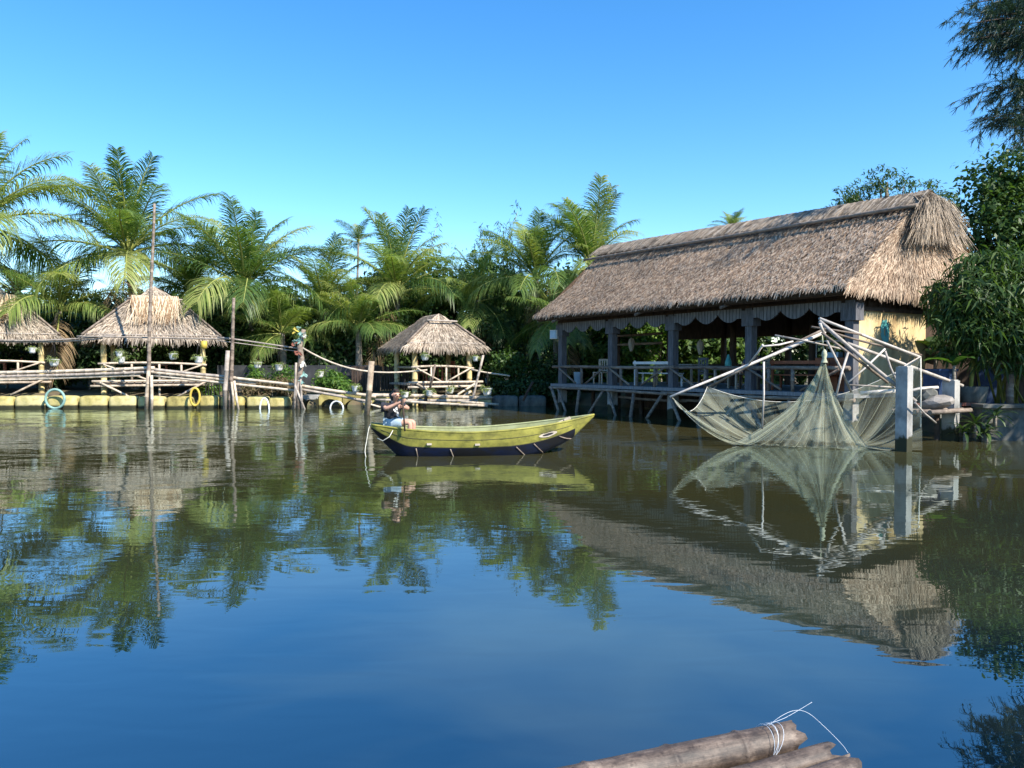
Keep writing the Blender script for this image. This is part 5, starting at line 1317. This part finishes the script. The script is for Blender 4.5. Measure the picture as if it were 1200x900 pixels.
for i, px in enumerate(np.linspace(-40, 590, 14)):
    Y = 37.2 + (i % 3) * .5; h = 3.3 + .6 * math.sin(i * 2.1)
    bl = [(rnd.uniform(-1.1, 1.1), rnd.uniform(-.5, .5), h * rnd.uniform(.25, .95), rnd.uniform(.6, .95)) for _ in range(7)] + [(0, .3, h * .5, 1.2)]
    leaf_tree('hedge_shrub', 'dark green hedge shrub ' + hl[i], (at(px, Y), Y, .5), bl, 5200, .24, 'leaf_dark', 'shrub', SGp, trunk=.06, crown='foliage')
for i, px in enumerate(np.linspace(-30, 600, 10)):
    Y = 42.0 + (i % 2) * .6; h = 4.6 + .7 * math.sin(i * 1.7)
    bl = [(rnd.uniform(-1.7, 1.7), rnd.uniform(-.5, .5), h * rnd.uniform(.2, 1.0), rnd.uniform(.8, 1.3)) for _ in range(10)] + [(0, .3, h * .4, 1.6)]
    leaf_tree('tall_shrub', 'tall dark shrub of the far row ' + ['at the left border', 'behind the left hut', 'in the gap left of the pole hut', 'behind the roof of the pole hut', 'right of the pole hut roof', 'behind the leaning pole bundle', 'behind the rag wrapped pole', 'behind the sagging pale pipe', 'behind the smaller hut roof', 'right of the smaller hut roof'][i], (at(px, Y), Y, .5), bl, 6000, .28, 'leaf_dark', 'shrub', 'tall shrubs of the far row', trunk=.07, crown='foliage')
FG2 = 'bright green shrubs by the ramp'
for px, py, Y, r_, lb in ((300, 440, 33.6, .75, 'bright green shrub just right of the leaning pole bundle'), (332, 440, 33.6, .75, 'bright green shrub left of the rag wrapped pole'), (386, 444, 33.0, .8, 'bright green shrub above the ramp right of the rag wrapped pole'), (402, 450, 32.8, .6, 'small pale shrub at the foot of the ramp shrub'), (250, 452, 33.4, .5, 'small green shrub right of the pole hut')):
    c = P(px, py, Y); leaf_tree('green_shrub', lb, (c.x, c.y, .4), [(rnd.uniform(-.4, .4) * r_, rnd.uniform(-.3, .3), (c.z - .4) * rnd.uniform(.5, 1.15), r_ * .6) for _ in range(6)], 1500, .17, 'leaf_bright', 'shrub', FG2, trunk=.03, aspect=.35, crown='foliage')
for k, (px, lb) in enumerate(((297, 'dry brown bush right of the leaning pole bundle at the bank'), (318, 'dry brown bush behind the first white arch'), (338, 'dry brown bush left of the foot of the rag wrapped pole'))):
    c = P(px, 457, 32.6); leaf_tree('dry_bush', lb, (c.x, c.y, .2), [(rnd.uniform(-.4, .4), 0, .45 + .3 * rnd.random(), .4) for _ in range(4)], 900, .16, 'leaf_dry', 'shrub', 'dry bushes on the bank', trunk=.02, aspect=.25, crown='foliage')
e = empty('picket_fence', (at(262, 32.4), 32.4, .3), 0, 'small black iron fence behind the block right of the yellow hoop', 'fence')
mb = MB()
for k in range(14): mb.box((-.75 + k * .115, 0, .35), (.025, .025, .62))
mb.build('pickets', M['dark'], e); mb = MB(); mb.box((0, -.03, .6), (1.6, .025, .035)); mb.box((0, -.03, .12), (1.6, .025, .035)); mb.build('fence_rail', M['dark'], e)
mb = MB(); mb.box((0, 0, -.1), (7.4, .15, 1.2)); o = mb.build('low_wall', M['grey_wall']); o.location = (at(350, 35.2), 35.2, 1.2); tag(o, 'low grey wall behind the green shrubs and the ramp', 'wall')
mb = MB()
for k in range(26): mb.box((-1.5 + k * .12, 0, .0), (.09, .04, 1.1))
o = mb.build('board_fence', M['wood_dark']); o.location = (at(452, 34.8), 34.8, 1.1); tag(o, 'dark grey board fence left behind the smaller hut', 'fence')
# green shrubs right of the smaller hut, left of the pavilion
for px, py, Y, r_, mt, lb in ((600, 432, 33.6, 1.0, 'leaf_mid', 'tall leafy shrub right of the smaller hut lit by the sun'), (622, 448, 33.0, 1.0, 'leaf_dark', 'dark low shrub between the smaller hut and the pavilion'), (640, 428, 33.8, 1.1, 'leaf_dark', 'dark shrub just left of the pavilion corner post'), (598, 455, 32.9, .7, 'leaf_dark', 'dark shrub over the concrete edge blocks'), (650, 452, 32.6, .8, 'leaf_dark', 'dark shrub at the water below the pavilion corner')):
    c = P(px, py, Y); leaf_tree('bank_shrub', lb, (c.x, c.y, .3), [(rnd.uniform(-.7, .7) * r_, rnd.uniform(-.3, .3), max(.3, (c.z - .3) * rnd.uniform(.4, 1.25)), r_ * .65) for _ in range(8)], 2600, .16, mt, 'shrub', 'shrubs between the smaller hut and the pavilion', trunk=.04, crown='foliage')
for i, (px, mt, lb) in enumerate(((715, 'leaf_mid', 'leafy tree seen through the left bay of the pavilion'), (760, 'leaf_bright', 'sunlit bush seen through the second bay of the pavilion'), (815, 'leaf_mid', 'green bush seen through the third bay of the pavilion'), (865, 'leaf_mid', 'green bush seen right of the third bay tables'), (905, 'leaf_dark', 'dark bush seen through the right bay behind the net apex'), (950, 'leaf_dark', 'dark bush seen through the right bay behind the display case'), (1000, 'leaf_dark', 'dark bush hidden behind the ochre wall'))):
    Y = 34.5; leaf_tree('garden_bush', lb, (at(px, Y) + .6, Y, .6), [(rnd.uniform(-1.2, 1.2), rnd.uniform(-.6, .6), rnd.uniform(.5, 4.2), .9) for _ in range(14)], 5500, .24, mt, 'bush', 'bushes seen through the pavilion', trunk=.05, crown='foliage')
# feathery bamboo behind the smaller hut
def bamboo_clump(label, base, culms, leaves, mat, size=.22, group=None, spread=1.2):
    e = empty('bamboo_clump', base, 0, label, 'bamboo', group); mb = MB(); blobs = []
    for (dx, dy, h, tx, ty) in culms:
        pts = [Vector((dx * (.2 + .8 * 0), dy * .2, -.2))]
        for i in range(1, 9):
            f = i / 8; pts.append(Vector((dx * .2 + (dx + tx) * f ** 1.8 * .8, dy * .2 + (dy + ty) * f ** 1.8 * .8, h * f - .5 * f ** 4)))
        mb.tube(pts, [.035 * (1 - .85 * i / 8) + .004 for i in range(9)], 6)
        for i in range(3, 9): blobs.append((*pts[i], .42 * (1.1 - .07 * i), .42 * (1.1 - .07 * i), .5))
    mb.build('culms', M['rachis'], e); link_mesh('foliage', quads_mesh('foliage', leaf_cloud(blobs, leaves, size, .18, .5, 8, .5, .1), 4, [M[mat]]), e); return e
bamboo_clump('feathery thin bamboo rising above the trees right of the broad palm', (at(570, 40), 40, .5), [(rnd.uniform(-1.6, 1.8), rnd.uniform(-.5, .5), rnd.uniform(6.2, 9.6), rnd.uniform(-1, 1), 0) for _ in range(11)], 3600, 'leaf_mid')
bamboo_clump('thin bamboo with bare tips just left of the drooping palm', (at(607, 39), 39, .5), [(rnd.uniform(-.9, 1.0), rnd.uniform(-.5, .5), rnd.uniform(6.0, 8.6), rnd.uniform(-.6, .6), 0) for _ in range(8)], 2600, 'leaf_mid')
bamboo_clump('fine twiggy bamboo behind the broad palm', (at(478, 43), 43, .5), [(rnd.uniform(-1.6, 1.6), rnd.uniform(-.5, .5), rnd.uniform(7.4, 9.8), rnd.uniform(-.6, .6), 0) for _ in range(7)], 1800, 'leaf_dark')

# ------------------------------------------------------------------ trees at right
Yt = 27.5
leaf_tree('broadleaf_tree', 'tree whose loose branches show above the right end of the big roof', (at(1035, 31), 31, .5), [(P(px, py, 31).x - at(1035, 31), dy, P(px, py, 31).z - .5, r_) for px, py, dy, r_ in ((985, 232, 0, .5), (1005, 222, .3, .6), (1030, 212, 0, .7), (1060, 216, 0, .6), (1085, 225, .3, .6), (1110, 232, 0, .6), (1040, 235, .5, .9), (1000, 245, .5, .7), (1080, 245, 0, .9), (1040, 270, .8, 1.2))], 5500, .17, 'leaf_mid', 'tree', None, .2, .3, .4)
leaf_tree('broadleaf_tree', 'tall sunlit tree at the right border behind the bamboo', (at(1180, Yt), Yt, .5), [(P(px, py, Yt).x - at(1180, Yt), dy, P(px, py, Yt).z - .5, r_) for px, py, dy, r_ in ((1185, 195, 0, 1.0), (1160, 215, 0, .9), (1200, 225, .3, 1.1), (1150, 245, -.3, .9), (1180, 250, -.5, 1.1), (1140, 270, 0, .9), (1165, 285, -.5, 1.1), (1200, 280, 0, 1.2), (1230, 230, 0, 1.3), (1135, 300, 0, .8), (1180, 320, 0, 1.2), (1150, 320, -.3, 1.0), (1220, 300, 0, 1.3), (1130, 340, 0, .9), (1160, 360, .3, 1.2), (1200, 360, .3, 1.4), (1128, 245, .5, .5), (1120, 385, .5, 1.2), (1170, 400, .5, 1.4))], 21000, .2, 'leaf_mid', 'tree', None, .22, .5)
Yb = 18.2
def bamboo_mass(label, blobs, n, size, base):
    e = empty('bamboo_clump', base, 0, label, 'bamboo'); b0 = Vector(base); bl = []; mb = MB()
    for px, py, Y, r_ in blobs:
        p = P(px, py, Y) - b0; bl.append((p.x, p.y, p.z, r_, r_, r_ * .8)); st = Vector((rnd.uniform(-.5, .5), rnd.uniform(-.3, .3), -.2)); mb.tube([st, st.lerp(p, .5) + Vector((.2, 0, .4)), p], [.03, .022, .008], 6)
    mb.build('culms', M['rachis'], e); link_mesh('foliage', quads_mesh('foliage', leaf_cloud(bl, n, size, .16, .5, 30, .36, .3), 4, [M['leaf_bamboo']]), e); return e
bamboo_mass('broad clump of drooping bamboo leaves at the right border over the railing', [(1135, 318, Yb, .5), (1160, 308, Yb, .5), (1188, 312, Yb, .6), (1215, 320, Yb, .8), (1120, 345, Yb, .42), (1145, 345, Yb - .3, .55), (1175, 345, Yb - .4, .65), (1205, 355, Yb, .8), (1112, 372, Yb, .45), (1138, 378, Yb - .2, .6), (1168, 382, Yb - .4, .65), (1198, 390, Yb - .2, .7), (1118, 402, Yb + .3, .42), (1150, 408, Yb, .5), (1185, 415, Yb, .5), (1240, 380, Yb, 1.0), (1105, 350, Yb + .5, .3), (1098, 335, Yb + .6, .25), (1090, 345, Yb + .7, .2)], 13000, .27, (12.4, Yb + 1, .6))
# casuarina: trunk on the right bank beyond the frame, branches reaching in
def casuarina(label, base, tips, Y):
    e = empty('casuarina_tree', base, 0, label, 'tree'); b0 = Vector(base); mb = MB(); mb.tube([(0, 0, -.3), (.1, 0, 5), (0, 0, 10), (-.2, 0, 15)], [.28, .22, .15, .05], 9); mb.build('trunk', M['bark'], e)
    lb_ = MB(); quads = []
    for px, py, dy in tips:
        q = P(px, py, Y + dy) - b0; st = Vector((0, 0, max(2, q.z - rnd.uniform(-.3, 1.2)))); m1 = st.lerp(q, .5) + Vector((0, 0, .5)); pts = [st, st.lerp(m1, .6), m1, m1.lerp(q, .55) + Vector((0, 0, .12)), q]
        lb_.tube(pts, [.07, .055, .04, .02, .008], 6)
        for k in range(36):
            f = rnd.uniform(.35, 1.02); i = min(int(f * 4), 3); a = pts[i].lerp(pts[i + 1], f * 4 - i)
            dd = Vector((rnd.uniform(-1, .3), rnd.uniform(-1, 1), rnd.uniform(-.7, .4))).normalized(); l = rnd.uniform(.3, .75); tw = a + dd * l + Vector((0, 0, -.12))
            lb_.tube([a, a.lerp(tw, .5) + Vector((0, 0, .05)), tw], [.006, .004, .002], 4, 1, cap=False)
            for n_ in range(27):
                c = a.lerp(tw, rnd.uniform(.25, 1.05)); d = (dd * .6 + Vector((rnd.uniform(-.6, .6), rnd.uniform(-.6, .6), rnd.uniform(-1.1, .15)))).normalized(); ln = rnd.uniform(.12, .26); w_ = d.cross(Vector((rnd.random(), rnd.random(), rnd.random() + .1))).normalized() * .008
                quads.append([c - w_, c + w_, c + d * ln + w_ * .3, c + d * ln - w_ * .3])
    lb_.build('limbs', [M['wood_dark'], M['leaf_needle']], e); link_mesh('crown', quads_mesh('crown', np.array([[list(v) for v in q] for q in quads]), 4, [M['leaf_needle']]), e); return e
casuarina('casuarina with fine dark needles hanging into the top right corner', (16.6, 21.5, .5), [(1132, 5, 0), (1150, -12, .4), (1170, 18, 0), (1135, 28, -.3), (1150, 45, 0), (1128, 50, 0), (1175, 50, .2), (1195, 30, -.4), (1165, 60, .4), (1190, 62, 0), (1180, -5, 0), (1160, 30, .5), (1205, 5, .5), (1152, 108, 0), (1165, 95, .3), (1180, 110, 0), (1150, 140, -.2), (1170, 140, .2), (1195, 100, 0), (1185, 150, 0), (1200, 130, .3), (1210, 80, 0), (1178, 125, .4), (1200, 155, -.3), (1145, 20, .2), (1185, 10, .2), (1205, 55, -.2)], 20)
# trees on the right bank just beyond the frame that shade it
leaf_tree('shade_tree', 'large tree on the right bank beyond the right border', (17.2, 14.0, .5), [(0, 0, 6.4, 1.8), (-1.2, .4, 5.8, 1.3), (1.5, 0, 5.4, 1.8), (-.6, 1.2, 6.6, 1.2), (-1.0, .6, 5.0, 1.3), (.5, -.6, 4.6, 1.7), (1.8, 1.8, 5.4, 1.6), (-.4, 0, 3.4, 1.3), (-1.3, .6, 6.2, .9), (.8, .5, 3.0, 1.5)], 8500, .3, 'leaf_mid', 'tree', None, .25)

leaf_tree('shade_tree', 'second tree on the right bank beyond the right border', (18.0, 17.4, .5), [(0, 0, 5.6, 1.6), (-.6, .5, 4.4, 1.4), (1.0, .6, 4.6, 1.6), (-.4, -.6, 3.0, 1.4), (.6, 0, 6.8, 1.3), (0, .8, 2.2, 1.4)], 6000, .3, 'leaf_mid', 'tree', None, .22)
for px, h, lb in ((748, 5.2, 'dark tree behind the second bay of the big pavilion'), (800, 5.0, 'dark tree behind the third bay of the big pavilion'), (860, 4.6, 'dark tree behind the bushes of the fourth bay of the pavilion')):
    leaf_tree('broadleaf_tree', lb, (at(px, 38.5), 38.5, .5), [(rnd.uniform(-1.6, 1.6), rnd.uniform(-.8, .8), h * rnd.uniform(.15, .8), rnd.uniform(.9, 1.4)) for _ in range(12)], 6500, .3, 'leaf_dark', 'tree', TG)

for px, lb in ((655, 'dark low shrub behind the left end of the big pavilion'), (690, 'dark low shrub under the view through the left bay of the pavilion'), (725, 'dark low shrub behind the second post of the pavilion')):
    leaf_tree('bank_shrub', lb, (at(px, 36.0), 36.0, .4), [(rnd.uniform(-1.0, 1.0), rnd.uniform(-.4, .4), rnd.uniform(.1, 2.4), .75) for _ in range(11)], 3600, .2, 'leaf_dark', 'shrub', 'shrubs between the smaller hut and the pavilion', trunk=.04, crown='foliage')
